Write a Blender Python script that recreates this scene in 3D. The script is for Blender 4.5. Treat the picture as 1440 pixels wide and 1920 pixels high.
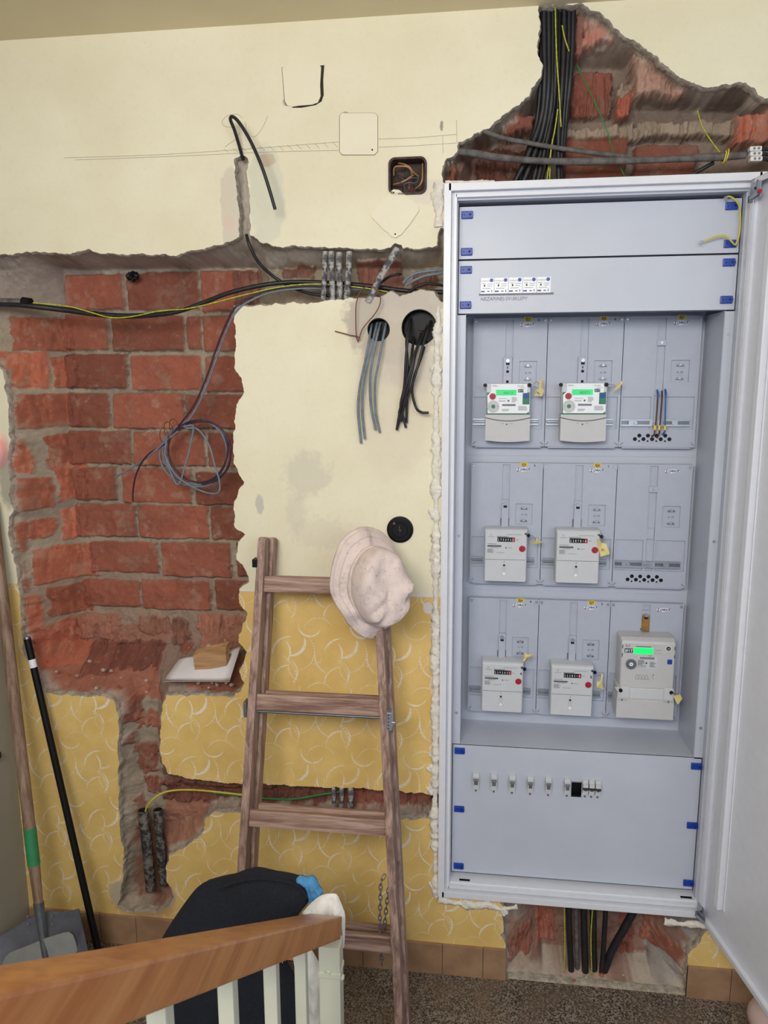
import bpy, bmesh, math, random
import numpy as np
from math import sin, cos, pi, radians, sqrt, atan2, tan
from mathutils import Vector, Matrix
from mathutils.geometry import delaunay_2d_cdt
for o in list(bpy.data.objects): bpy.data.objects.remove(o)
SC = bpy.context.scene
COL = SC.collection
# ---------------------------------------------------------------- camera, world, lights, exposure
CAM = Vector((0.1309, -2.4521, 2.1407))
YAW, PIT, ROL, FPX = .1291, .173, -.0042, 1434.73
_F = Vector((-sin(YAW)*cos(PIT), cos(YAW)*cos(PIT), -sin(PIT)))
_R0 = Vector((cos(YAW), sin(YAW), 0)); _U0 = _R0.cross(_F)
RT = _R0*cos(ROL) + _U0*sin(ROL); UP = _U0*cos(ROL) - _R0*sin(ROL)
cd = bpy.data.cameras.new('camera'); cam = bpy.data.objects.new('camera', cd); COL.objects.link(cam)
m = Matrix((RT, UP, -_F)).transposed().to_4x4(); m.translation = CAM
cam.matrix_world = m
cd.sensor_fit = 'HORIZONTAL'; cd.sensor_width = 36.0; cd.lens = FPX/1440*36.0
cd.clip_start = .02
cd.dof.use_dof = True; cd.dof.focus_distance = 2.45; cd.dof.aperture_fstop = 15
SC.camera = cam
SC.view_settings.view_transform = 'Standard'; SC.view_settings.look = 'None'
SC.view_settings.gamma = 1; SC.view_settings.exposure = 0.14
SC.view_settings.use_curve_mapping = False
w = bpy.data.worlds.new('world'); SC.world = w; w.use_nodes = True
w.node_tree.nodes['Background'].inputs[0].default_value = (.80, .86, 1, 1)
w.node_tree.nodes['Background'].inputs[1].default_value = .30
def area(name, loc, target, sx, sy, power, color):
    l = bpy.data.lights.new(name, 'AREA'); l.shape = 'RECTANGLE'; l.size = sx; l.size_y = sy; l.energy = power; l.color = color
    o = bpy.data.objects.new(name, l); COL.objects.link(o); o.location = loc
    o.rotation_euler = (Vector(target)-Vector(loc)).to_track_quat('-Z', 'Y').to_euler(); return o
area('window_light', (-.35, -3.2, 3.05), (.1, 0, 2.0), 1.3, 1.1, 86, (1, .97, .91))
area('stair_window_light', (1.5, -3.6, 2.6), (.2, 0, 1.3), 1.2, 1.2, 22, (.80, .89, 1))

# ---------------------------------------------------------------- point helpers
def V(*a): return Vector(a)
def ray(px, py): return _F + RT*((px-720)/FPX) - UP*((py-960)/FPX)
def at(px, py, Y):
    d = ray(px, py); return CAM + d*((Y-CAM.y)/d.y)
def atX(px, py, X):
    d = ray(px, py); return CAM + d*((X-CAM.x)/d.x)
def atZ(px, py, Z):
    d = ray(px, py); return CAM + d*((Z-CAM.z)/d.z)
def atP(px, py, P, n):
    d = ray(px, py); return CAM + d*((Vector(P)-CAM).dot(n)/d.dot(n))

def s2l(c):
    return tuple((x/255/12.92 if x/255 <= .04045 else ((x/255+.055)/1.055)**2.4) for x in c)
# ---------------------------------------------------------------- materials
class NT:
    def __init__(s, name):
        s.m = bpy.data.materials.new(name); s.m.use_nodes = True; s.t = s.m.node_tree
        s.b = s.t.nodes['Principled BSDF']; s.tc = None
    def n(s, k, **kw):
        x = s.t.nodes.new(k)
        for a, b in kw.items(): setattr(x, a, b)
        return x
    def put(s, sock, v):
        if isinstance(v, bpy.types.NodeSocket): s.t.links.new(v, sock)
        elif isinstance(v, tuple) and len(v) == 3 and sock.type == 'RGBA': sock.default_value = (*v, 1)
        else: sock.default_value = v
    def P(s):
        if s.tc is None: s.tc = s.n('ShaderNodeTexCoord').outputs['Object']
        return s.tc
    def mt(s, op, a, b=0., c=None, clamp=False):
        x = s.n('ShaderNodeMath', operation=op, use_clamp=clamp); s.put(x.inputs[0], a); s.put(x.inputs[1], b)
        if c is not None: s.put(x.inputs[2], c)
        return x.outputs[0]
    def vm(s, op, a, b=(0, 0, 0), scale=None):
        x = s.n('ShaderNodeVectorMath', operation=op); s.put(x.inputs[0], a); s.put(x.inputs[1], b)
        if scale is not None: s.put(x.inputs['Scale'], scale)
        return x.outputs['Value'] if op in ('LENGTH', 'DISTANCE', 'DOT_PRODUCT') else x.outputs[0]
    def sep(s, v):
        x = s.n('ShaderNodeSeparateXYZ'); s.put(x.inputs[0], v); return x.outputs
    def com(s, a, b, c=0.):
        x = s.n('ShaderNodeCombineXYZ'); s.put(x.inputs[0], a); s.put(x.inputs[1], b); s.put(x.inputs[2], c); return x.outputs[0]
    def noise(s, scale, detail=3, rough=.55, vec=None, dist=0.):
        x = s.n('ShaderNodeTexNoise'); s.put(x.inputs['Vector'], s.P() if vec is None else vec)
        x.inputs['Scale'].default_value = scale; x.inputs['Detail'].default_value = detail
        x.inputs['Roughness'].default_value = rough; x.inputs['Distortion'].default_value = dist
        return x.outputs['Fac']
    def ss(s, v, a, b):
        x = s.n('ShaderNodeMapRange', interpolation_type='SMOOTHSTEP'); s.put(x.inputs[0], v)
        s.put(x.inputs[1], a); s.put(x.inputs[2], b); x.inputs[3].default_value = 0; x.inputs[4].default_value = 1
        return x.outputs[0]
    def mix(s, f, a, b, mode='MIX'):
        x = s.n('ShaderNodeMix', data_type='RGBA', blend_type=mode); s.put(x.inputs[0], f); s.put(x.inputs[6], a); s.put(x.inputs[7], b)
        return x.outputs[2]
    def bump(s, h, strength=.5, dist=.002):
        x = s.n('ShaderNodeBump'); s.put(x.inputs['Height'], h); x.inputs['Strength'].default_value = strength
        x.inputs['Distance'].default_value = dist; s.t.links.new(x.outputs[0], s.b.inputs['Normal'])
    def fin(s, col, rough=.7, metal=0., spec=None):
        s.put(s.b.inputs['Base Color'], col); s.put(s.b.inputs['Roughness'], rough); s.put(s.b.inputs['Metallic'], metal)
        if spec is not None: s.b.inputs['Specular IOR Level'].default_value = spec
        return s.m
def plain(name, c, rough=.6, metal=0., var=.06, scale=30, bump=0., spec=None, emit=0):
    t = NT(name); a = s2l(c)
    f = t.noise(scale, 4)
    lo = tuple(max(0, x*(1-var)) for x in a); hi = tuple(min(1, x*(1+var)) for x in a)
    col = t.mix(t.ss(f, .3, .7), lo, hi)
    if bump: t.bump(t.noise(scale*3, 4), bump, .002)
    if emit:
        t.put(t.b.inputs['Emission Color'], col); t.b.inputs['Emission Strength'].default_value = emit
    return t.fin(col, rough, metal, spec)
M = {}
def mat(name, *a, **k):
    if name not in M: M[name] = plain(name, *a, **k)
    return M[name]
W_WHITE = mat('white_enamel', (222, 224, 232), .32, var=.02)
W_GREY = mat('grey_panel_enamel', (190, 195, 208), .38, var=.025, scale=6)
W_PLATE = mat('grey_meter_plate_plastic', (176, 182, 197), .45, var=.02)
W_BODY = mat('pale_grey_plastic', (202, 204, 208), .42, var=.015)
W_BODYB = mat('warm_grey_plastic', (196, 195, 196), .45, var=.015)
W_STICK = mat('white_label', (238, 240, 244), .35, var=.01)
W_BLUE = mat('blue_plastic', (14, 62, 160), .4, var=.08)
W_RED = mat('red_sticker', (176, 26, 48), .45)
W_GREEN = mat('green_plastic', (30, 120, 90), .4)
W_LCD = mat('lit_green_display', (40, 205, 120), .3, var=.03, emit=.35)
W_LCD2 = mat('bright_green_display', (20, 245, 110), .3, var=.03, emit=.6)
W_BLACK = mat('black_plastic', (13, 13, 16), .5, var=.15, spec=.25)
W_INK = mat('black_ink', (38, 40, 52), .6)
W_GINK = mat('grey_ink', (118, 120, 130), .6)
W_STEEL = mat('zinc_steel', (176, 182, 190), .42, metal=.85, var=.05)
W_DSTEEL = mat('dull_steel', (120, 124, 128), .42, metal=.7, var=.15)
W_YEL = mat('yellow_label', (226, 196, 40), .5)
W_TAG = mat('yellow_tag_plastic', (222, 206, 140), .5)
W_NAVY = mat('navy_print', (36, 40, 120), .5)
W_BROWN = mat('brown_wire_sheath', (88, 46, 40), .45)
W_BWIRE = mat('blue_wire_sheath', (34, 100, 170), .4)
W_GYEL = mat('green_yellow_wire', (176, 182, 44), .45, var=.3, scale=120)
W_GRN = mat('green_wire', (36, 130, 60), .45)
W_YWIRE = mat('yellow_earth_wire', (206, 190, 70), .4)
W_CAB = mat('black_cable_sheath', (30, 30, 34), .5, var=.35, scale=60)
W_DUSTC = mat('dusty_grey_cable_sheath', (96, 92, 90), .8, var=.35, scale=40, bump=.3)
W_GCAB = mat('blue_grey_cable_sheath', (112, 124, 136), .55, var=.15, scale=60)
W_PURP = mat('purple_black_cable_sheath', (62, 40, 54), .5, var=.3, scale=60)
W_TAN = mat('tan_cable_sheath', (176, 134, 92), .6, var=.15, scale=60)
W_COPPER = mat('rusty_wire', (112, 58, 42), .6)
W_CREAMP = mat('cream_gloss_paint', (216, 214, 192), .3, var=.04, scale=8)
W_NAVYC = mat('dark_navy_cloth', (20, 23, 33), .95, var=.3, scale=160, bump=.3)
W_WCLOTH = mat('white_cloth', (226, 224, 218), .9, var=.05, scale=20, bump=.2)
W_BCLOTH = mat('blue_glove_fabric', (74, 140, 190), .8, var=.12, scale=60, bump=.4)
W_PAPER = mat('paper', (226, 224, 226), .8, var=.02)
W_FOAM = mat('white_mounting_foam', (228, 222, 210), .9, var=.08, scale=60, bump=.8)
W_TAPE = mat('green_tape', (52, 132, 86), .5, var=.12)
W_BRASS = mat('brass_plate', (170, 130, 70), .35, metal=.6, var=.2)
W_SKIN = mat('skin', (226, 150, 140), .55, var=.05)
W_TERM = mat('white_terminal_block', (224, 220, 216), .5)
def wood(name, c1, c2, axis=2, sc=26, rough=.55, ring=9., bump=.3):
    t = NT(name); p = t.P(); s = [1., 1., 1.]; s[axis] = .07
    q = t.vm('MULTIPLY', p, tuple(s))
    n1 = t.noise(sc*2.2, 5, .6, q, .6); n2 = t.noise(sc*9, 3, .6, q)
    f = t.mt('ADD', t.mt('MULTIPLY', n1, .75), t.mt('MULTIPLY', n2, .25))
    c = t.mix(t.ss(f, .34, .66), s2l(c1), s2l(c2))
    c = t.mix(t.mt('MULTIPLY', t.ss(t.noise(7, 3), .5, .75), .35), c, s2l(tuple(x*.8 for x in c2)))
    t.bump(f, bump, .003)
    return t.fin(c, rough)
W_LADV = wood('weathered_ladder_wood', (106, 78, 68), (176, 146, 132))
W_LADH = wood('weathered_rung_wood', (112, 78, 66), (180, 150, 134), 0)
W_RAIL = wood('varnished_handrail_wood', (176, 108, 62), (204, 142, 88), 1, 12, .32, bump=.05)
W_HANDLE = wood('dirty_handle_wood', (112, 84, 66), (158, 132, 112))
W_BLOCK = wood('raw_wood_block', (150, 112, 72), (190, 150, 106), 0)
def m_dusty(name, dark, dust, scale=30, thr=.5):
    t = NT(name); f = t.noise(scale, 5, .7)
    c = t.mix(t.ss(f, thr-.08, thr+.1), s2l(dark), s2l(dust)); t.bump(f, .5, .003)
    return t.fin(c, .8)
W_CONDUIT = m_dusty('dusty_black_conduit', (38, 38, 40), (122, 114, 106), 38, .52)
W_STRIP = m_dusty('plaster_stained_flat_conduit', (74, 74, 80), (176, 172, 168), 45, .48)
def m_attr(name, attr='albedo', rough=.92):
    t = NT(name); a = t.n('ShaderNodeAttribute'); a.attribute_name = attr
    n1 = t.noise(60, 6, .7); n2 = t.noise(260, 3, .7); n3 = t.noise(14, 4)
    v = t.mt('ADD', t.mt('ADD', t.mt('MULTIPLY', n1, .5), t.mt('MULTIPLY', n2, .5)), t.mt('MULTIPLY', n3, .4))
    f = t.mt('ADD', t.mt('MULTIPLY', t.mt('SUBTRACT', v, .7), .9), 1.)
    x = t.n('ShaderNodeVectorMath', operation='SCALE'); t.put(x.inputs[0], a.outputs['Color']); t.put(x.inputs['Scale'], f)
    dust = t.mt('MULTIPLY', t.ss(t.noise(22, 7, .72), .56, .72), .55)
    c = t.mix(dust, x.outputs[0], s2l((168, 148, 132)))
    t.bump(v, .7, .004)
    return t.fin(c, rough)
M_CORE = m_attr('brick_and_mortar')
def m_rim():
    t = NT('broken_plaster'); f = t.noise(45, 6, .7)
    c = t.mix(t.ss(f, .38, .62), s2l((158, 146, 132)), s2l((196, 186, 172))); t.bump(t.noise(120, 5, .7), .9, .004)
    return t.fin(c, .95)
M_RIM = m_rim()

def W2(px, py, Y=.02):
    p = at(px, py, Y); return p.x, p.z
def m_wall():
    t = NT('painted_and_patterned_plaster'); p = t.P(); o = t.sep(p); x, z = o[0], o[2]
    n = t.noise(3, 4); fine = t.noise(70, 5, .65)
    cream = t.mix(t.ss(n, .3, .7), s2l((227, 219, 190)), s2l((235, 228, 203)))
    yel = t.mix(t.ss(t.noise(9, 5), .3, .7), s2l((220, 183, 106)), s2l((230, 196, 122)))
    p2 = t.com(x, z, 0)
    pat = None
    TW, TH, U_ = .183, .235, .000522
    def arc(cx, cy, r, deg, span, wd=.0032, dots=0):
        nonlocal pat
        lx = t.mt('WRAP', t.mt('SUBTRACT', x, cx*U_), -TW/2, TW/2); lz = t.mt('WRAP', t.mt('ADD', z, cy*U_), -TH/2, TH/2)
        r = min(r*U_, .085)
        d = t.mt('SQRT', t.mt('ADD', t.mt('MULTIPLY', lx, lx), t.mt('MULTIPLY', lz, lz)))
        rel = t.mt('WRAP', t.mt('SUBTRACT', t.mt('ARCTAN2', lz, lx), radians(deg)), -pi, pi)
        am = t.mt('SUBTRACT', 1., t.mt('DIVIDE', t.mt('ABSOLUTE', rel), radians(span)), clamp=True)
        ring = t.mt('LESS_THAN', t.mt('ABSOLUTE', t.mt('SUBTRACT', d, r)), t.mt('MULTIPLY', t.mt('POWER', am, .38), wd))
        if dots: ring = t.mt('MULTIPLY', ring, t.mt('GREATER_THAN', t.mt('SINE', t.mt('MULTIPLY', rel, dots)), -.2))
        pat = ring if pat is None else t.mt('MAXIMUM', pat, ring)
    for A in ((540, 650, 78, 250, 85), (410, 770, 100, -40, 55), (300, 840, 105, 0, 42), (760, 860, 125, 135, 48), (700, 860, 130, 208, 40), (750, 760, 105, -42, 50), (400, 1050, 115, 135, 46), (350, 980, 100, 0, 50),
              (430, 830, 140, -20, 60, .0022, 44), (600, 700, 100, 95, 70, .0022, 34), (480, 950, 90, 200, 60, .0022, 32), (640, 1010, 150, 20, 50, .0020, 46), (560, 860, 60, 320, 70, .0018, 26)): arc(*A)
    worn = t.mt('MULTIPLY', t.ss(t.noise(150, 3, .6), .3, .5), t.ss(t.noise(13, 2), .25, .6))
    yel = t.mix(t.mt('MULTIPLY', t.mt('MULTIPLY', pat, worn), .80), yel, s2l((236, 230, 222)))
    zl = W2(600, 1113)[1]
    low = t.mt('LESS_THAN', z, zl)
    wl = t.mt('MULTIPLY', t.mt('LESS_THAN', z, zl+.009), t.mt('GREATER_THAN', x, -.8))
    base = t.mix(wl, cream, s2l((226, 224, 226)))
    base = t.mix(low, base, yel)
    def patch(px, py, rx, ry, col, k=1., sharp=.12, nz=18, amp=.9, lim=None):
        nonlocal base
        cx, cz = W2(px, py); s_ = 2.45/FPX
        q = t.vm('MULTIPLY', t.vm('SUBTRACT', p2, (cx, cz, 0)), (1/(rx*s_), 1/(ry*s_), 1))
        d = t.mt('ADD', t.vm('LENGTH', q), t.mt('MULTIPLY', t.mt('SUBTRACT', t.noise(nz, 5, .6), .5), amp))
        f = t.mt('MULTIPLY', t.mt('SUBTRACT', 1., t.ss(d, 1-sharp, 1+sharp)), k)
        base = t.mix(f, base, s2l(col))
    patch(735, 600, 92, 74, (188, 177, 163), .97, .10)
    patch(780, 560, 60, 50, (196, 186, 174), .9, .10)
    patch(740, 760, 75, 150, (216, 203, 180), .6, .3, 8)
    patch(770, 690, 60, 40, (198, 188, 178), .55, .3, 30)
    patch(500, 370, 34, 88, (214, 212, 192), .85, .1)
    patch(500, 300, 16, 12, (190, 160, 132), .6, .2, 40)
    patch(432, 400, 20, 90, (212, 200, 182), .85, .12)
    patch(428, 418, 11, 14, (222, 196, 180), .7, .15)
    patch(575, 890, 46, 44, (206, 198, 182), .6, .25, 30, 1.6)
    patch(555, 960, 20, 40, (212, 204, 186), .5, .25, 40, 1.6)
    patch(487, 945, 8, 20, (190, 182, 176), .8, .2, 50, 1.2)
    patch(600, 1000, 60, 30, (208, 200, 182), .35, .3, 60, 1.9)
    patch(648, 218, 6, 8, (150, 142, 132), .8, .2, 80, 1.2)
    patch(536, 192, 6, 6, (170, 160, 150), .9, .2, 80, 1.2)
    patch(828, 236, 3, 8, (150, 140, 128), .9, .2, 120, 1.5)
    patch(800, 360, 30, 20, (226, 214, 200), .8, .2, 30)
    patch(270, 1700, 60, 30, (176, 142, 108), .8, .3)
    patch(225, 1675, 22, 30, (186, 176, 160), .8, .2)
    patch(318, 1680, 14, 26, (180, 166, 148), .8, .2)
    patch(15, 900, 22, 60, (150, 146, 130), .8, .3, 30)
    patch(803, 1140, 10, 12, (222, 216, 214), .9, .1)
    # dirt specks and scuffs
    sp = t.mt('MULTIPLY', t.ss(t.noise(160, 3, .8), .70, .76), t.ss(t.noise(11, 2), .52, .66))
    base = t.mix(t.mt('MULTIPLY', sp, .7), base, s2l((120, 108, 96)))
    base = t.mix(t.mt('MULTIPLY', t.ss(fine, .5, .8), .08), base, s2l((150, 130, 104)))
    t.bump(t.mt('ADD', fine, t.mt('MULTIPLY', t.noise(9, 4), 2.)), .35, .0012)
    return t.fin(base, .72)
M_WALL = m_wall()
def m_terrazzo():
    t = NT('terrazzo'); v = t.n('ShaderNodeTexVoronoi', feature='F1'); t.put(v.inputs['Vector'], t.vm('ADD', t.P(), (0, 0, 0)))
    v.inputs['Scale'].default_value = 260
    c = t.sep(v.outputs['Color'])[0]
    a = t.mix(t.ss(c, .1, .9), s2l((52, 44, 39)), s2l((150, 137, 122)))
    a = t.mix(t.ss(t.noise(8, 3), .4, .7), a, s2l((116, 98, 82)), 'MIX')
    a2 = t.mix(.3, a, t.mix(t.mt('GREATER_THAN', c, .62), s2l((42, 37, 35)), s2l((164, 152, 138))))
    return t.fin(a2, .5)
M_FLOOR = m_terrazzo()
M_CEIL = mat('ceiling_paint', (230, 217, 182), .85, var=.03, scale=3)
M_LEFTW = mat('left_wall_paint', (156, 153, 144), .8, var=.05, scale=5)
def m_base():
    t = NT('brown_ceramic_tile'); c = t.mix(t.ss(t.noise(12, 4), .3, .7), s2l((150, 116, 88)), s2l((170, 136, 106)))
    return t.fin(c, .45)
M_BASE = m_base()

# ---------------------------------------------------------------- mesh helpers
class MB:
    def __init__(s): s.v = []; s.f = []; s.mi = []; s.ms = []; s.sm = []; s.done = []
    def cut(s):   # close one piece: build() gives each piece its own object
        if s.v: s.done.append((s.v, s.f, s.mi, s.ms, s.sm)); s.v = []; s.f = []; s.mi = []; s.ms = []; s.sm = []
    def _m(s, m):
        if m not in s.ms: s.ms.append(m)
        return s.ms.index(m)
    def add(s, vs, fs, m, smooth=False):
        b = len(s.v); s.v += [tuple(v) for v in vs]; k = s._m(m)
        for f in fs: s.f.append(tuple(b+i for i in f)); s.mi.append(k); s.sm.append(smooth)
    def box(s, a, b, m, bev=0., M4=None):
        x0, x1 = sorted((a[0], b[0])); y0, y1 = sorted((a[1], b[1])); z0, z1 = sorted((a[2], b[2]))
        if bev:
            bm = bmesh.new(); bmesh.ops.create_cube(bm, size=1)
            for v in bm.verts: v.co = V((x0+x1)/2+v.co.x*(x1-x0), (y0+y1)/2+v.co.y*(y1-y0), (z0+z1)/2+v.co.z*(z1-z0))
            bmesh.ops.bevel(bm, geom=bm.edges[:], offset=min(bev, .49*min(x1-x0, y1-y0, z1-z0)), segments=2, affect='EDGES', profile=.6)
            s.bm(bm, m, M4); return
        vs = [V(x, y, z) for x in (x0, x1) for y in (y0, y1) for z in (z0, z1)]
        if M4: vs = [M4 @ v for v in vs]
        s.add(vs, [(0, 1, 3, 2), (4, 6, 7, 5), (0, 4, 5, 1), (2, 3, 7, 6), (0, 2, 6, 4), (1, 5, 7, 3)], m)
    def bm(s, bm, m, M4=None, smooth=False):
        bm.verts.ensure_lookup_table(); bm.verts.index_update()
        s.add([(M4 @ v.co if M4 else v.co) for v in bm.verts], [[v.index for v in f.verts] for f in bm.faces], m, smooth); bm.free()
    def cyl(s, a, b, r, m, r2=None, n=16, cap=True, smooth=True):
        a = Vector(a); b = Vector(b); d = (b-a).normalized(); r2 = r if r2 is None else r2
        u = d.orthogonal().normalized(); w_ = d.cross(u)
        vs = [a+(u*cos(2*pi*i/n)+w_*sin(2*pi*i/n))*r for i in range(n)]+[b+(u*cos(2*pi*i/n)+w_*sin(2*pi*i/n))*r2 for i in range(n)]
        s.add(vs, [(i, (i+1) % n, n+(i+1) % n, n+i) for i in range(n)], m, smooth)
        if cap: s.add(vs, [tuple(range(n))[::-1], tuple(range(n, 2*n))], m)
    def tube(s, pts, r, m, n=8, sub=6, rad=None, flat=None):
        pts = smooth_path(pts, sub); N = len(pts); T = []
        for i in range(N): T.append((pts[min(i+1, N-1)]-pts[max(i-1, 0)]).normalized())
        u = T[0].orthogonal().normalized(); rings = []
        for i in range(N):
            u = (u-T[i]*u.dot(T[i])).normalized(); w_ = T[i].cross(u)
            rr = r if rad is None else rad(i/(N-1))
            rings.append([pts[i]+(u*cos(2*pi*k/n)+w_*sin(2*pi*k/n))*rr for k in range(n)])
        vs = [v for q in rings for v in q]
        fs = [(i*n+k, i*n+(k+1) % n, (i+1)*n+(k+1) % n, (i+1)*n+k) for i in range(N-1) for k in range(n)]
        s.add(vs, fs, m, True); s.add(rings[0]+rings[-1], [tuple(range(n))[::-1], tuple(range(n, 2*n))], m)
    def prism(s, pts, y0, y1, m, m2=None):   # polygon in XZ extruded along Y
        n = len(pts); vs = [(x, y0, z) for x, z in pts]+[(x, y1, z) for x, z in pts]
        s.add(vs, [tuple(range(n))], m); s.add(vs, [tuple(range(n, 2*n))[::-1]]+[(i, n+i, n+(i+1) % n, (i+1) % n) for i in range(n)], m2 or m)
    def text(s, txt, x, y, z, size, m, shear=0., bold=0., align='LEFT', sx=1., M4=None):
        # text standing in the XZ plane facing -Y
        cu = bpy.data.curves.new('t', 'FONT'); cu.body = txt; cu.size = size; cu.align_x = align; cu.shear = shear; cu.offset = bold
        cu.resolution_u = 2
        ob = bpy.data.objects.new('t', cu); me = bpy.data.meshes.new_from_object(ob)
        vs = [V(x+v.co.x*sx, y, z+v.co.y) for v in me.vertices]
        if M4: vs = [M4 @ v for v in vs]
        s.add(vs, [tuple(p.vertices) for p in me.polygons], m)
        bpy.data.meshes.remove(me); bpy.data.objects.remove(ob); bpy.data.curves.remove(cu)
    def build(s, name, parent=None, origin=None):
        if s.done:
            s.cut(); L = s.done; s.done = []
            for q in L: s.v, s.f, s.mi, s.ms, s.sm = q; s.build(name, parent, origin)
            return
        me = bpy.data.meshes.new(name)
        o = Vector(origin) if origin is not None else Vector((0, 0, 0))
        me.from_pydata([tuple(Vector(v)-o) for v in s.v], [], s.f)
        for m_ in s.ms: me.materials.append(m_)
        me.polygons.foreach_set('material_index', s.mi); me.polygons.foreach_set('use_smooth', s.sm)
        me.update(); ob = bpy.data.objects.new(name, me); COL.objects.link(ob)
        ob.location = o
        if parent is not None:
            ob.parent = parent; ob.location = o - abs_loc(parent)
        return ob
def abs_loc(o):
    l = Vector(o.location)
    while o.parent: o = o.parent; l += Vector(o.location)
    return l
def smooth_path(pts, sub):
    P = [Vector(p) for p in pts]
    if len(P) < 3 or sub < 2: return P
    P = [P[0]*2-P[1]]+P+[P[-1]*2-P[-2]]; out = []
    for i in range(1, len(P)-2):
        a, b, c, d = P[i-1:i+3]
        for k in range(sub):
            t = k/sub; out.append(.5*((2*b)+(c-a)*t+(2*a-5*b+4*c-d)*t*t+(3*b-a-3*c+d)*t**3))
    out.append(P[-2]); return out
def tag(o, label=None, cat=None, group=None, kind=None):
    if label: o['label'] = label
    if cat: o['category'] = cat
    if group: o['group'] = group
    if kind: o['kind'] = kind
    return o
def empty(name, loc, label=None, cat=None, group=None, kind=None):
    o = bpy.data.objects.new(name, None); COL.objects.link(o); o.location = loc; o.empty_display_size = .02
    return tag(o, label, cat, group, kind)
def rrect(x0, z0, x1, z1, r, n=4):
    out = []
    for cx, cz, a in ((x1-r, z1-r, 0), (x0+r, z1-r, 90), (x0+r, z0+r, 180), (x1-r, z0+r, 270)):
        for k in range(n+1):
            t = radians(a+90*k/n); out.append((cx+r*cos(t), cz+r*sin(t)))
    return out[::-1]
def copy_tree(o, parent=None):
    c = o.copy(); COL.objects.link(c)
    if parent is not None: c.parent = parent
    for ch in list(o.children): copy_tree(ch, c)
    return c
# ---------------------------------------------------------------- the wall: plaster sheet, broken masonry behind it
rng = np.random.RandomState(5)
_LAT = rng.rand(256, 256)
def vnoise(x, z, sc):
    x = x*sc+37.3; z = z*sc+91.7; xi = np.floor(x).astype(int); zi = np.floor(z).astype(int); fx = x-xi; fz = z-zi
    fx = fx*fx*(3-2*fx); fz = fz*fz*(3-2*fz); a = lambda i, j: _LAT[(xi+i) % 256, (zi+j) % 256]
    return (a(0, 0)*(1-fx)*(1-fz)+a(1, 0)*fx*(1-fz)+a(0, 1)*(1-fx)*fz+a(1, 1)*fx*fz)-.5
def fbm(x, z, sc, o=4, g=.5):
    s = 0; a = 1
    for i in range(o): s = s+a*vnoise(x+i*3.1, z-i*1.7, sc); sc *= 2.03; a *= g
    return s
def inside(x, z, P):
    r = np.zeros(x.shape, bool); n = len(P)
    for i in range(n):
        x1, z1 = P[i]; x2, z2 = P[(i+1) % n]
        if z1 == z2: continue
        c = ((z1 > z) != (z2 > z)) & (x < (x2-x1)*(z-z1)/(z2-z1)+x1); r ^= c
    return r
def dist(x, z, P):
    d = np.full(x.shape, 1e9); n = len(P)
    for i in range(n):
        x1, z1 = P[i]; x2, z2 = P[(i+1) % n]; dx, dz = x2-x1, z2-z1; L = dx*dx+dz*dz+1e-12
        t = np.clip(((x-x1)*dx+(z-z1)*dz)/L, 0, 1); d = np.minimum(d, (x-x1-t*dx)**2+(z-z1-t*dz)**2)
    return np.sqrt(d)
WY = .02
XL, XR_, ZC = -1.59, 1.75, 3.2011
def poly(pts, Y=WY): return [W2(a, b, Y) for a, b in pts]
def rough(P, step=.005, amp=.0035, seed=0., keep=()):
    out = []; n = len(P)
    for i in range(n):
        a = Vector(P[i]); b = Vector(P[(i+1) % n]); L = (b-a).length; k = max(1, int(L/step)); nr = Vector((-(b-a).y, (b-a).x)).normalized() if L > 0 else Vector((0, 0))
        for j in range(k):
            q = a.lerp(b, j/k); e = fbm(np.array([q.x+seed]), np.array([q.y]), 38, 4, .6)[0]*amp*2.6
            q = q+nr*e; out.append((max(q.x, XL+.002), q.y))
    return out
HOLE_A = [(-57, 480), (0, 478), (60, 473), (120, 476), (165, 470), (200, 476), (330, 478), (350, 470), (400, 463), (432, 455), (448, 444), (447, 400), (442, 340), (441, 300), (452, 289), (464, 298), (467, 360), (468, 400), (470, 440), (486, 452), (505, 460), (560, 463), (620, 463), (700, 466), (733, 466), (740, 458), (752, 460), (756, 466), (800, 465), (820, 460), (826, 430), (845, 430),
  (845, 575), (826, 562), (812, 550), (790, 545), (765, 550), (748, 556), (735, 548), (700, 558), (655, 560), (600, 566), (560, 570), (500, 571), (445, 575), (438, 573),
  (443, 650), (439, 690), (455, 713), (458, 735), (444, 758), (439, 790), (437, 830), (437, 868), (449, 884), (456, 903), (447, 925), (439, 940), (440, 985), (461, 1003), (446, 1016), (444, 1045), (460, 1068), (466, 1090), (450, 1106), (447, 1130), (462, 1150), (460, 1165), (448, 1190), (447, 1205), (462, 1222), (459, 1245), (449, 1260), (455, 1280), (450, 1295), (437, 1307), (400, 1305), (312, 1303),
  (303, 1325), (300, 1360), (299, 1400), (303, 1430), (315, 1448), (345, 1458), (375, 1462), (450, 1470), (520, 1472), (600, 1475), (700, 1480), (790, 1487), (815, 1490), (850, 1490),
  (850, 1538), (810, 1533), (790, 1536), (700, 1535), (560, 1530), (450, 1524), (400, 1523), (386, 1535), (383, 1555), (365, 1575), (340, 1592), (316, 1605), (311, 1625), (313, 1650), (325, 1680), (318, 1700), (290, 1710), (240, 1712), (222, 1700), (226, 1670), (232, 1640), (232, 1600), (225, 1560), (223, 1500), (222, 1430), (223, 1370), (220, 1330), (212, 1312), (180, 1303), (150, 1306), (100, 1303), (80, 1298), (62, 1265), (44, 1220), (40, 1190), (38, 1130), (30, 1060), (16, 1005), (14, 980), (25, 960), (18, 930), (20, 900), (14, 870), (14, 860), (19, 830), (17, 790), (15, 750), (5, 700), (-10, 680), (-70, 672)]
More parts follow.
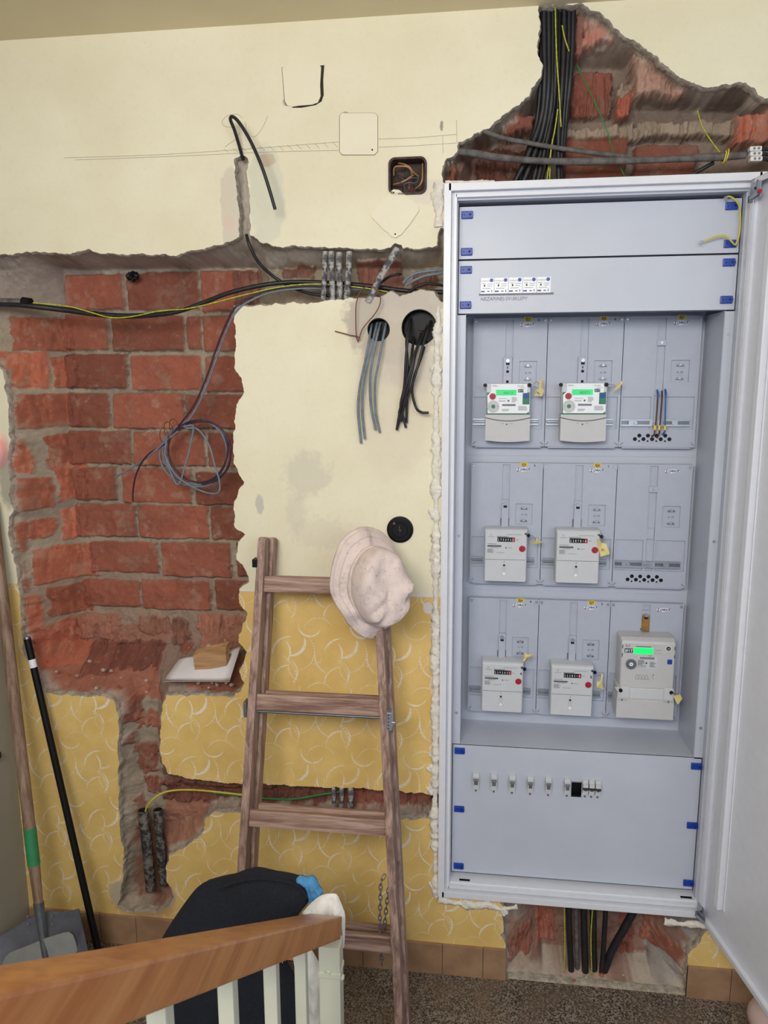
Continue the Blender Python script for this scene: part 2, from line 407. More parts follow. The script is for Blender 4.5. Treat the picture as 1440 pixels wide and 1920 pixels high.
HOLE_U = [(832, 352), (828, 310), (838, 297), (856, 285), (860, 268), (880, 256), (912, 243), (930, 228), (945, 215), (985, 188), (1003, 162), (1017, 135), (1018, 122), (1012, 100), (1010, 60), (1010, 12), (1040, 7), (1095, 8), (1103, 14), (1130, 30), (1150, 50), (1190, 78), (1240, 115), (1270, 142), (1310, 160), (1336, 168), (1362, 157), (1400, 154), (1412, 165), (1420, 180), (1440, 188), (1475, 196), (1510, 230), (1520, 300), (1500, 352)]
HOLE_L = [(925, 1668), (942, 1700), (944, 1740), (938, 1755), (948, 1768), (946, 1790), (950, 1848), (1287, 1880), (1287, 1805), (1290, 1790), (1312, 1762), (1330, 1735), (1335, 1690)]
HOLE_A = [(min(a, .009), b) for a, b in rough(poly(HOLE_A), seed=1)]; HOLE_U = [(a, max(b, 2.7115)) for a, b in rough(poly(HOLE_U), seed=4, amp=.004)]
HOLE_L = [(a, min(max(b, .0006), .3295)) for a, b in rough(poly(HOLE_L), seed=8)]
JB0, JB1 = W2(731, 364), W2(798, 296)
HOLE_J = rrect(JB0[0], JB0[1], JB1[0], JB1[1], .018, 5)
def circ(px, py, r, n=28, seed=0.):
    cx, cz = W2(px, py); return [(cx+r*cos(-2*pi*k/n), cz+r*sin(-2*pi*k/n)) for k in range(n)]
HOLE_1 = circ(710, 618, .036); HOLE_2 = circ(786, 614, .056)
HOLE_C = [(.012, .332), (.012, 2.709), (.916, 2.709), (.916, .332)]
HOLES = [HOLE_A, HOLE_U, HOLE_L, HOLE_J, HOLE_1, HOLE_2, HOLE_C]

def wall_sheet():
    outer = [(XL, 0), (XR_, 0), (XR_, ZC), (XL, ZC)]
    vs = []; es = []
    def addp(P):
        b = len(vs); n = len(P)
        vs.extend(Vector(p) for p in P); es.extend((b+i, b+(i+1) % n) for i in range(n))
    addp(outer)
    for H in HOLES: addp(H)
    gx = [(x, z) for x in np.arange(XL+.1, XR_, .25) for z in np.arange(.1, ZC, .25)]
    vs.extend(Vector(g) for g in gx)
    r = delaunay_2d_cdt(vs, es, [], 0, 1e-6); V2, F2 = r[0], r[2]
    c = np.array([[sum(V2[i].x for i in f)/3, sum(V2[i].y for i in f)/3] for f in F2])
    ok = inside(c[:, 0], c[:, 1], outer)
    for H in HOLES: ok &= ~inside(c[:, 0], c[:, 1], H)
    mb = MB()
    mb.add([(v.x, WY, v.y) for v in V2], [(f if (V2[f[1]]-V2[f[0]]).cross(V2[f[2]]-V2[f[0]]) > 0 else f[::-1]) for f, k in zip(F2, ok) if k], M_WALL)
    for hi, H in enumerate(HOLES[:-1]):
        n = len(H); rings = [H]; area2 = sum(H[i][0]*H[(i+1) % n][1]-H[(i+1) % n][0]*H[i][1] for i in range(n)); sg = 1 if area2 > 0 else -1
        off = [(.0015, .004), (.004, .012), (.003, .034)] if hi < 3 else [(0, .01), (0, .03)]
        vsr = [(x, WY, z) for x, z in H]
        for o_, dy in off:
            for i in range(n):
                a = Vector(H[i-1]); b = Vector(H[(i+1) % n]); t = (b-a).normalized(); nr = Vector((-t.y, t.x))*sg
                j = (fbm(np.array([H[i][0]*1.0]), np.array([H[i][1]+dy*9]), 40, 3)[0])*.004 if hi < 3 else 0
                vsr.append((H[i][0]+nr.x*(o_+j), WY+dy, H[i][1]+nr.y*(o_+j)))
        fs = [(k*n+i, k*n+(i+1) % n, (k+1)*n+(i+1) % n, (k+1)*n+i) for k in range(len(off)) for i in range(n)]
        mb.add(vsr, fs, M_RIM, True)
    o = mb.build('wall_back'); tag(o, kind='structure'); return o
WALL = wall_sheet()

BR = (142, 80, 62); MO = (156, 142, 124); DU = (160, 98, 78)
# bricks: x0,y0,x1,y1 in the photograph, plane Y they are read on, depth of the face (None = a little proud), colour
def B(rows, Y, face=None, col=BR, jit=.0015): return [(r, Y, face, col, jit) for r in rows]
NICHE = B([(113, 512, 223, 580), (230, 507, 367, 580), (372, 505, 470, 583),
 (113, 588, 193, 656), (202, 590, 338, 658), (375, 590, 480, 658), (343, 592, 372, 656),
 (118, 663, 230, 729), (238, 665, 373, 732), (380, 667, 480, 735),
 (122, 737, 196, 803), (204, 737, 338, 805), (342, 740, 480, 806),
 (122, 808, 238, 872), (243, 810, 378, 876), (383, 812, 480, 878),
 (133, 877, 210, 940), (221, 880, 352, 946), (362, 887, 480, 950),
 (136, 947, 247, 1010), (252, 950, 385, 1014), (390, 953, 480, 1016),
 (163, 1018, 288, 1078), (297, 1020, 427, 1086), (438, 1020, 490, 1086),
 (150, 1090, 255, 1142), (260, 1092, 388, 1148), (397, 1092, 490, 1150)], .2)
NICHE += B([(140, 1155, 220, 1205), (250, 1160, 315, 1195), (318, 1163, 350, 1212), (366, 1158, 480, 1215)], .2, None, (150, 100, 82), .005)
NICHE += B([(150, 1218, 215, 1262), (205, 1214, 292, 1256), (318, 1218, 345, 1235)], .14, None, (126, 74, 60), .005)
REVEAL = B([(18, 592, 106, 656), (-4, 658, 70, 728), (74, 664, 113, 728), (20, 738, 118, 806), (14, 820, 58, 888), (70, 816, 124, 884),
 (25, 895, 80, 955), (84, 880, 132, 948), (14, 975, 58, 1030), (60, 975, 86, 1012), (90, 962, 134, 1022), (30, 1048, 64, 1104), (66, 1030, 146, 1096),
 (36, 1112, 80, 1180), (84, 1104, 140, 1164), (60, 1172, 138, 1250)], .1, None, (168, 94, 70), .004)
TOPC = B([(420, 500, 481, 575), (521, 496, 586, 522), (667, 490, 756, 541), (770, 505, 822, 540)], .12, None, (128, 84, 70), .004)
CHASE = B([(226, 1316, 262, 1358), (246, 1340, 300, 1372), (232, 1376, 250, 1400), (250, 1398, 292, 1454), (262, 1462, 292, 1502), (300, 1475, 610, 1520), (250, 1500, 262, 1560), (640, 1485, 812, 1530)], .06, None, (136, 82, 66), .006)
UP_ = [((1078, 14, 1100, 95), .05, .055, (158, 100, 84), .003), ((1098, 14, 1150, 72), .05, .045, (176, 120, 104), .006), ((1078, 74, 1190, 78), .05, .06, (150, 132, 118), .004),
 ((1068, 132, 1150, 216), .14, .115, (150, 86, 70), .004), ((1160, 150, 1186, 214), .14, .12, (150, 130, 112), .006), ((1193, 84, 1275, 166), .04, .045, (186, 146, 128), .006), ((1262, 120, 1330, 166), .04, .05, (180, 138, 118), .006),
 ((1040, 232, 1420, 262), .14, .10, (140, 124, 108), .006), ((1058, 258, 1178, 345), .14, .12, BR, .003), ((1190, 266, 1312, 345), .14, .125, (130, 78, 64), .003), ((1390, 200, 1500, 262), .05, .05, (158, 92, 72), .006),
 ((895, 275, 1000, 345), .14, .13, (112, 66, 54), .006), ((838, 292, 858, 345), .06, .06, (130, 66, 50), .005), ((1160, 168, 1190, 212), .1, .1, (160, 88, 70), .005), ((940, 205, 1010, 240), .05, .06, (150, 88, 72), .006)]
LOW = B([(958, 1745, 1000, 1795), (1010, 1700, 1046, 1800), (1232, 1766, 1290, 1800), (1170, 1750, 1196, 1850), (1216, 1720, 1232, 1800)], .08, None, (156, 92, 74), .006)
INN_A = [([(112, 503), (480, 500), (480, 1300), (447, 1192), (350, 1212), (300, 1216), (180, 1216), (140, 1205), (142, 1150), (150, 1080), (137, 1010), (133, 940), (124, 870), (118, 740), (112, 660)], .2, .19),
 ([(112, 503), (840, 500), (840, 580), (112, 585)], .12, .115), ([(-60, 505), (112, 503), (112, 560), (-60, 560)], .06, .05),
 ([(252, 1300), (290, 1300), (286, 1440), (292, 1480), (292, 1690), (262, 1690), (262, 1480)], .07, .06),
 ([(262, 1478), (840, 1492), (840, 1520), (400, 1508), (320, 1560), (262, 1560)], .07, .062),
 ([(450, 300), (460, 300), (462, 440), (452, 440)], .03, .014), ([(220, 1215), (300, 1215), (290, 1300), (250, 1300)], .1, .09)]
INN_U = [([(1015, 10), (1076, 10), (1076, 120), (1190, 120), (1200, 200), (1400, 205), (1410, 350), (880, 350), (885, 290), (990, 240), (1020, 180)], .16, .15), ([(838, 300), (900, 290), (900, 350), (838, 350)], .08, .07)]
INN_L = [([(1010, 1690), (1225, 1690), (1215, 1840), (1020, 1838)], .14, .15)]
def to_world(L): return [(poly(p, Y), D) for p, Y, D in L]
def core(name, x0, x1, z0, z1, step, holes, inner, bricks, zones, base=MO, rimw=.012, rimc=(190, 178, 162)):
    nx = int((x1-x0)/step)+1; nz = int((z1-z0)/step)+1
    X, Z = np.meshgrid(np.linspace(x0, x1, nx), np.linspace(z0, z1, nz), indexing='ij')
    Xw = X+fbm(X, Z, 14, 3)*.006; Zw = Z+fbm(X+5, Z+9, 14, 3)*.006
    df = np.full(X.shape, -1e9)
    for H in holes:
        d = dist(X, Z, H); ins = inside(X, Z, H); df = np.maximum(df, np.where(ins, d, -d))
    dp = np.zeros(X.shape)
    dfp = np.maximum(df, 0)
    for P, D in to_world(inner):
        di = np.where(inside(Xw, Zw, P), 0, dist(Xw, Zw, P)); t = dfp/(dfp+di+1e-5); t = t*np.clip(1-(di-.16)/.1, 0, 1); dp = np.maximum(dp, t*D)
    depth = np.where(df > 0, .022+np.clip(df/.008, 0, 1)*.008+dp, .0)
    n1 = fbm(X, Z, 16, 5, .55); n2 = fbm(X+9, Z, 60, 3, .6)
    depth = depth+np.where(df > 0, np.clip(df/.01, 0, 1)*(n1*.016+n2*.004), 0)
    c = np.zeros(X.shape+(3,)); c[:] = base
    c = c*(1+.16*fbm(X, Z, 9, 4)[..., None])
    def blend(m, col):
        nonlocal c
        c = c*(1-m[..., None])+np.array(col)*m[..., None]
    for (a, b, a2, b2), Y, col, k in zones:
        p0 = W2(a, b2, Y); p1 = W2(a2, b, Y)
        q = np.minimum(np.minimum(Xw-p0[0], p1[0]-Xw), np.minimum(Zw-p0[1], p1[1]-Zw))+fbm(X+3, Z+3, 20, 4, .6)*.03
        blend(np.clip(q/.01+.5, 0, 1)*k, col)
    bi = 0
    for (a, b, a2, b2), Y, face, col, jit in bricks:
        bi += 1; pa, pb, pc, pd = W2(a, b, Y), W2(a2, b, Y), W2(a2, b2, Y), W2(a, b2, Y)
        xx0, xx1 = (pa[0]+pd[0])/2+.002, (pb[0]+pc[0])/2-.002; zz0, zz1 = (pc[1]+pd[1])/2+.002, (pa[1]+pb[1])/2-.002
        jx = fbm(X+bi*1.3, Z+bi*.7, 30, 4, .6)*jit*3.2; wx = X+jx; wz = Z+fbm(X-bi, Z+bi*1.9, 30, 4, .6)*jit*3.2
        r = .004; qx = np.abs(wx-(xx0+xx1)/2)-(xx1-xx0)/2+r; qz = np.abs(wz-(zz0+zz1)/2)-(zz1-zz0)/2+r
        sd = np.sqrt(np.maximum(qx, 0)**2+np.maximum(qz, 0)**2)+np.minimum(np.maximum(qx, qz), 0)-r
        mk = np.clip(.5-sd/.005, 0, 1)*(df > .004)
        if face is None: depth = depth-mk*(.014+.005*sin(bi*2.7)+n2*.002)+mk*(-.5*n1*.010)
        else: depth = np.where(mk > 0, depth*(1-mk)+mk*(face+.012+n1*.008+n2*.003), depth)
        v = 1+.10*sin(bi*4.1)+.10*fbm(X+bi, Z, 8, 3)
        blend(mk*(.96-.35*np.clip(fbm(X+2, Z+bi, 24, 4, .6)*3-.55+jit*80, 0, 1)), None or (np.array(col)*v[..., None] if False else col))
        c = c*(1-mk[..., None])+c*v[..., None]*mk[..., None]
        if jit >= .004: depth = depth+mk*np.clip(fbm(X*5.2+bi, Z*.9, 14, 4, .6), -.1, .5)*.035
        if face is None and jit < .004:   # open cracks beside and under the bricks
            n3 = fbm(X*2+bi*3, Z*2-bi, 12, 3, .6)
            g = np.clip(1-np.abs(wx-xx1-.0035)/.0035, 0, 1)*(wz > zz0)*(wz < zz1)*(n3 > -.06)
            g2 = np.clip(1-np.abs(wz-zz0+.0035)/.0030, 0, 1)*(wx > xx0)*(wx < xx1)*(n3 < .05)
            depth = depth+np.maximum(g, g2)*(df > .02)*.024
    rim = np.clip(1-(df+n1*.03)/rimw, 0, 1)*(df > -.02); blend(rim*.8, rimc)
    depth = np.where(df < 0, .003, depth)
    keep = df > -.012
    keep &= ~((X > .014) & (X < .914) & (Z > .334) & (Z < 2.707))
    idx = -np.ones(X.shape, int); fk = keep[:-1, :-1] & keep[1:, :-1] & keep[1:, 1:] & keep[:-1, 1:]
    used = np.zeros(X.shape, bool); used[:-1, :-1] |= fk; used[1:, :-1] |= fk; used[1:, 1:] |= fk; used[:-1, 1:] |= fk
    idx[used] = np.arange(used.sum())
    Yv = WY+depth; vs = np.stack([X[used], Yv[used], Z[used]], 1)
    I = idx[:-1, :-1][fk]; J = idx[1:, :-1][fk]; K = idx[1:, 1:][fk]; L = idx[:-1, 1:][fk]; fs = np.stack([I, J, K, L], 1)
    me = bpy.data.meshes.new(name); me.vertices.add(len(vs)); me.vertices.foreach_set('co', vs.ravel())
    nf = len(fs); me.loops.add(nf*4); me.loops.foreach_set('vertex_index', fs.ravel()); me.polygons.add(nf)
    me.polygons.foreach_set('loop_start', np.arange(nf)*4)
    me.update(calc_edges=True); me.polygons.foreach_set('use_smooth', np.ones(nf, bool))
    cc = np.clip(c[used]/255, 0, 1); lin = np.where(cc <= .04045, cc/12.92, ((cc+.055)/1.055)**2.4)
    at_ = me.color_attributes.new('albedo', 'FLOAT_COLOR', 'POINT'); at_.data.foreach_set('color', np.concatenate([lin, np.ones((len(lin), 1))], 1).astype(np.float32).ravel())
    me.materials.append(M_CORE); o = bpy.data.objects.new(name, me); COL.objects.link(o); o.parent = WALL
    return o
ZN_A = [((432, 285, 478, 452), .03, (192, 182, 172), .9), ((-60, 462, 600, 500), .05, (184, 174, 164), .85), ((-60, 480, 120, 575), .06, (150, 138, 128), .9), ((60, 1205, 318, 1310), .05, DU, .9), ((300, 1270, 450, 1310), .03, DU, .9),
 ((300, 1462, 830, 1545), .05, (118, 80, 66), .9), ((300, 1520, 390, 1610), .04, (168, 116, 94), .9), ((255, 1560, 330, 1700), .05, (150, 104, 84), .8), ((290, 1215, 350, 1300), .1, (140, 126, 114), .8), ((100, 1080, 450, 1210), .19, (150, 118, 100), .45), ((430, 720, 462, 735), .02, (186, 96, 70), .6)]
core('niche_masonry', XL, .03, .12, 2.86, .0034, [HOLE_A], INN_A, REVEAL+NICHE+TOPC+CHASE, ZN_A, rimw=.016, rimc=(180, 169, 156))
core('overhead_masonry', -.03, 1.62, 2.66, 3.21, .0034, [HOLE_U], INN_U, UP_, [((1180, 165, 1420, 215), .08, (120, 104, 92), .9), ((830, 250, 990, 345), .1, (120, 84, 70), .6)], base=(136, 120, 106))
core('lower_masonry', .14, 1.0, -.02, .40, .0034, [HOLE_L], INN_L, LOW, [((945, 1690, 1330, 1900), .08, (144, 104, 90), .75), ((1230, 1800, 1290, 1870), .02, (166, 160, 156), .9), ((1240, 1690, 1335, 1765), .02, (156, 150, 146), .9), ((945, 1800, 990, 1850), .02, (176, 160, 140), .8), ((950, 1690, 990, 1745), .03, (170, 150, 136), .9)])

# lids and pencil marks
def lines(name, segs, Y, r, m):
    mb = MB()
    for s in segs: mb.tube([at(a, b, Y) for a, b in s], r, m, 5, 3)
    return mb.build(name, WALL)
W_PENC = mat('pencil_graphite', (172, 164, 146), .8)
lines('pencil_marking', [[(120, 296), (300, 290), (480, 278), (635, 266)], [(140, 300), (350, 292), (500, 285), (635, 282)], [(708, 261), (780, 258), (856, 252)], [(708, 276), (780, 273), (856, 268)],
 [(460, 228), (463, 245), (475, 257), (490, 243), (502, 218)], [(455, 222), (445, 214), (425, 218), (416, 230), (425, 238), (436, 238)], [(830, 255), (831, 288)], [(856, 225), (857, 268)], [(422, 275), (440, 262), (450, 248)]]
 + [[(x, 297-(x-120)*.06), (x+9, 304-(x-120)*.05-(x > 300)*3)] for x in range(420, 630, 17)], .0195, .0006, W_PENC)
W_CRACK = mat('crack_shadow_gap', (50, 44, 42), .9)
# ---------------------------------------------------------------- floor, ceiling, left wall, baseboard
def struct(mb, name, parent=None): return tag(mb.build(name, parent), kind='structure')
mb = MB(); mb.box((XL-.1, -1.02, -.06), (XR_+.4, WY+.02, 0), M_FLOOR); struct(mb, 'floor')
mb = MB(); mb.box((XL-.1, -3.2, ZC), (XR_+.4, .4, ZC+.06), M_CEIL); struct(mb, 'ceiling')
mb = MB(); mb.box((XL-.08, -3.2, -.05), (XL, WY+.01, ZC), M_LEFTW); struct(mb, 'wall_left')
def baseboard(x0, x1):
    mb = MB(); x = x0; k = 0
    while x < x1-.01:
        e = min(x+.146, x1); mb.box((x+.0007, WY-.011, .0), (e-.0007, WY+.004, .1212+.0008*sin(k*2.2)), M_BASE, .0015); x = e; k += 1
    mb.box((x0, WY-.010, 0), (x1, WY-.001, .119), W_CRACK)
    return mb
hx0, hx1 = W2(949, 1810)[0], W2(1287, 1830)[0]
struct(baseboard(XL+.002, hx0), 'baseboard_back'); struct(baseboard(hx1, XR_), 'baseboard_back')

# ---------------------------------------------------------------- the meter cabinet
XO, ZB, ZT = .928, .3194, 2.7209
PY = .07                       # plane of the cover panels
cab = empty('meter_cabinet', (XO/2, 0, ZB), 'tall white steel electricity meter cabinet with open door set into the wall', 'electrical cabinet')
def ring(mb, x0, z0, x1, z1, wd, y0, y1, m, bev=0.):
    mb.box((x0, y0, z0), (x0+wd, y1, z1), m, bev); mb.box((x1-wd, y0, z0), (x1, y1, z1), m, bev)
    mb.box((x0+wd*.6, y0, z1-wd), (x1-wd*.6, y1, z1), m, bev); mb.box((x0+wd*.6, y0, z0), (x1-wd*.6, y1, z0+wd), m, bev)
mb = MB()
ring(mb, 0, ZB, XO, ZT, .0225, .0, .03, W_WHITE, .0015)
ring(mb, .0225, ZB+.0225, XO-.0225, ZT-.0225, .008, .022, .06, W_WHITE, .001)
ring(mb, .0295, ZB+.0295, XO-.0295, ZT-.0295, .010, .012, .06, W_WHITE, .001)
mb.box((.0385, .05, ZB+.03), (.0425, .1, ZT-.03), W_GREY); mb.box((XO-.0425, .04, ZB+.03), (XO-.0385, .1, ZT-.03), W_GREY)
mb.box((.03, .03, ZB+.036), (XO-.03, .1, ZB+.045), W_WHITE); mb.box((.03, .03, ZT-.045), (XO-.03, .1, ZT-.036), W_GREY)
mb.build('frame', cab)
mb = MB()
t_ = .003
mb.box((.02, .03, ZB+.012), (.02+t_, .292, ZT-.012), W_GREY); mb.box((XO-.02-t_, .03, ZB+.012), (XO-.02, .292, ZT-.012), W_GREY)
mb.box((.02, .03, ZT-.015), (XO-.02, .292, ZT-.012), W_GREY); mb.box((.02, .03, ZB+.012), (XO-.02, .292, ZB+.015), W_GREY)
mb.box((.02, .289, ZB+.012), (XO-.02, .292, ZT-.012), W_GREY)
mb.build('box_shell', cab)
mb = MB()
mb.box((.068, .284, .83), (.858, .288, 2.40), W_GREY)
mb.box((.0675, PY+.003, .8675), (.0695, .29, 2.340), W_GREY); mb.box((.857, PY+.003, .8675), (.859, .29, 2.340), W_GREY)
mb.box((.043, PY, .874), (.0685, PY+.003, 2.338), W_GREY); mb.box((.858, PY, .868), (.885, PY+.003, 2.338), W_GREY)
mb.box((.044, PY+.001, .864), (.884, .29, .8675), W_GREY)
mb.build('meter_bay', cab); mb = MB()
for z in (2.27, 1.62, .98): mb.cyl((.872, PY-.003, z), (.872, PY+.001, z), .0045, W_STEEL); mb.cut()
for z in (1.62, .99): mb.cyl((.0555, PY-.003, z), (.0555, PY+.001, z), .0045, W_STEEL); mb.cut()
mb.build('flange_screw', cab); mb = MB()
for zt in (1.87, 1.375): # raised ribs between the rows
    mb.box((.075, .281, zt), (.85, .284, zt+.006), W_GREY); mb.cut()
mb.build('rib', cab)
def cover(z0, z1, holes=()):
    mb = MB(); xs = sorted({.043, .885, *[h[0] for h in holes], *[h[2] for h in holes]}); zs = sorted({z0, z1, *[h[1] for h in holes], *[h[3] for h in holes]})
    for a, b in zip(xs, xs[1:]):
        for c, d in zip(zs, zs[1:]):
            if any(h[0] <= (a+b)/2 <= h[2] and h[1] <= (c+d)/2 <= h[3] for h in holes): continue
            mb.box((a, PY, c), (b, PY+.0015, d), W_GREY)
    for a, b in ((.043, .045), (.883, .885)): mb.box((a, PY, z0), (b, PY+.018, z1), W_GREY)
    mb.box((.043, PY, z1-.0015), (.885, PY+.018, z1), W_GREY); mb.box((.043, PY, z0), (.885, PY+.018, z0+.0015), W_GREY)
    return mb.build('cover_panel', cab)
def pz(px, py, Y=PY): p = at(px, py, Y); return p.x, p.z
c0 = cover(2.5075, 2.6665); c1 = cover(2.341, 2.505)
hh = [pz(1070.5, 1494), pz(1091, 1466)]
c2 = cover(.3765, .8725, [(hh[0][0], hh[0][1], hh[1][0], hh[1][1])])
mb = MB()  # what shows through the open breaker slot
mb.box((hh[0][0]-.004, PY+.03, hh[0][1]-.01), (hh[1][0]+.004, PY+.04, hh[1][1]+.01), W_BLACK); mb.box((hh[0][0], PY+.008, hh[1][1]-.008), (hh[1][0], PY+.016, hh[1][1]), W_STEEL); mb.build('breaker_slot_rail', c2)
def latch(px, py, parent):
    x, z = pz(px, py, PY-.004); mb = MB()
    mb.box((x-.0178, PY-.007, z-.0115), (x+.0178, PY, z+.0115), W_BLUE, .0025)
    mb.cyl((x+.009, PY-.0095, z), (x+.009, PY-.006, z), .0095, W_BLUE, n=20); mb.box((x+.003, PY-.0108, z-.0016), (x+.015, PY-.0090, z+.0016), W_NAVY)
    mb.box((x+.0074, PY-.0108, z-.0055), (x+.0106, PY-.0090, z+.0055), W_NAVY)
    mb.cyl((x-.009, PY-.0078, z), (x-.009, PY-.006, z), .0028, W_NAVY, n=12); mb.build('latch', parent)
for a, b in ((876, 403), (875, 472), (1372, 386), (1369, 457)): latch(a, b, c0)
for a, b in ((874, 506), (873, 572), (1367, 492), (1362, 562)): latch(a, b, c1)
for a, b in ((862, 1408), (861, 1517), (860, 1624), (1306, 1437), (1298, 1548), (1291, 1656)): latch(a, b, c2)
# printed breaker strip and handwriting on the second panel
mb = MB(); a = pz(900, 551); b = pz(1033, 519); L_ = b[0]-a[0]
mb.box((a[0], PY-.0012, a[1]), (b[0], PY-.0002, b[1]), W_STICK)
mb.box((a[0]-.003, PY-.0007, a[1]-.006), (b[0]+.01, PY-.0001, a[1]+.0008), W_GINK)
for k in range(5):
    x = a[0]+L_*(k+.06)/5; w_ = L_/5; z1 = b[1]; Yt = PY-.0016
    mb.cyl((x+w_*.75, PY-.0016, z1-.007), (x+w_*.75, PY-.0012, z1-.007), .0058, W_BLUE, n=16)
    mb.text('SCHRACK', x, Yt, z1-.011, .006, W_GINK); mb.box((x-w_*.06, PY-.0016, a[1]), (x-w_*.04, PY-.0012, z1), W_GINK)
    mb.box((x+w_*.2, Yt, z1-.026), (x+w_*.3, PY-.0012, z1-.020), W_INK)
    for j, (u, v, l) in enumerate(((.05, .016, .3), (.45, .018, .4), (.45, .024, .35), (.1, .031, .6))): mb.box((x+w_*u, Yt, z1-v-.0012), (x+w_*(u+l), PY-.0012, z1-v), W_GINK)
    mb.box((x, Yt, a[1]+.0045), (x+w_*.28, PY-.0012, a[1]+.009), W_BLUE); mb.box((x+w_*.45, Yt, a[1]+.0055), (x+w_*.62, PY-.0012, a[1]+.0085), W_BLUE); mb.box((x+w_*.75, Yt, a[1]+.0045), (x+w_*.80, PY-.0012, a[1]+.011), W_INK)
mb.build('breaker_label_strip', c1)
mb = MB(); p = pz(900, 564); mb.text('NEZAP(NE)-SV-SKLEPY', p[0]+.001, PY-.0006, p[1], .0155, W_GINK, shear=.15, sx=.95); mb.build('handwriting', c1)
mb = MB(); a = pz(860, 553); b = pz(1086, 541); mb.box((a[0], PY-.0004, a[1]), (b[0], PY, b[1]), W_GREY); mb.build('adhesive_tape', c1)

# slots in the frame's lower tray and side, bolts
mb = MB()
for px, py in ((871, 1652), (1286, 1684)):
    p = at(px, py, .045); mb.box((p.x-.019, .038, ZB+.0445), (p.x+.019, .048, ZB+.0462), W_BLACK); mb.cut()
p = at(1352, 1070, .04); mb.box((XO-.0390, .030, p.z-.075), (XO-.0383, .038, p.z+.075), W_BLACK); mb.cut(); p = at(1322, 1580, .04); mb.box((XO-.0390, .030, p.z-.05), (XO-.0383, .038, p.z+.05), W_BLACK); mb.cut()
p = at(1395, 500, .04); mb.box((XO-.0390, .030, p.z-.05), (XO-.0383, .038, p.z+.05), W_BLACK)
mb.build('drain_slot', cab)

# door, opened about 102 degrees
TH = radians(101.5); H0 = V(.905, -.004, .34); DL, DH = .86, 2.358
du = V(-cos(TH), -sin(TH), 0); dn = V(-sin(TH), cos(TH), 0)      # dn: inner side faces left
DM = Matrix(((du.x, dn.x, 0, H0.x), (du.y, dn.y, 0, H0.y), (0, 0, 1, H0.z), (0, 0, 0, 1)))
mb = MB()
mb.box((0, -.002, 0), (DL, 0, DH), W_WHITE, 0, DM)
for a, b in (((0, 0, 0), (.0015, .024, DH)), ((DL-.0015, 0, 0), (DL, .024, DH)), ((0, 0, 0), (DL, .024, .0015)), ((0, 0, DH-.0015), (DL, .024, DH))): mb.box(a, b, W_WHITE, 0, DM)
for a, b in (((0, .0225, 0), (.018, .024, DH)), ((DL-.02, .0225, 0), (DL, .024, DH)), ((0, .0225, 0), (DL, .024, .016)), ((0, .0225, DH-.016), (DL, .024, DH))): mb.box(a, b, W_WHITE, 0, DM)
door = mb.build('door', cab)
mb = MB(); zz0 = atP(1353, 1702, H0, dn).z-H0.z; ux = (atP(1353, 1702, H0, dn)-H0).dot(du)
mb.box((ux-.012, 0, zz0), (ux+.012, .022, DH-zz0), W_WHITE, .003, DM); mb.box((ux+.016, 0, zz0), (ux+.018, .004, DH-zz0), W_WHITE, 0, DM); mb.build('stiffener_channel', door)
for nm, zc in (('hinge', DH-.035), ('hinge', .03)):
    mb = MB(); mb.box((.0, .024, zc-.022), (.055, .026, zc+.022), W_STEEL, .0008, DM); mb.box((.004, .018, zc-.03), (.016, .034, zc-.012), W_DSTEEL, .001, DM)
    mb.cyl(DM @ V(.02, .034, zc-.02), DM @ V(.06, .034, zc-.012), .005, W_STEEL); mb.cyl(DM @ V(.03, .0255, zc+.005), DM @ V(.03, .0285, zc+.005), .004, W_BLACK)
    mb.box((.034, .026, zc+.002), (.040, .028, zc+.026), W_DSTEEL, 0, DM)
    if zc > 1: mb.cyl(DM @ V(.06, .034, zc-.012), DM @ V(.068, .034, zc-.011), .0055, W_RED)
    mb.build(nm, door)

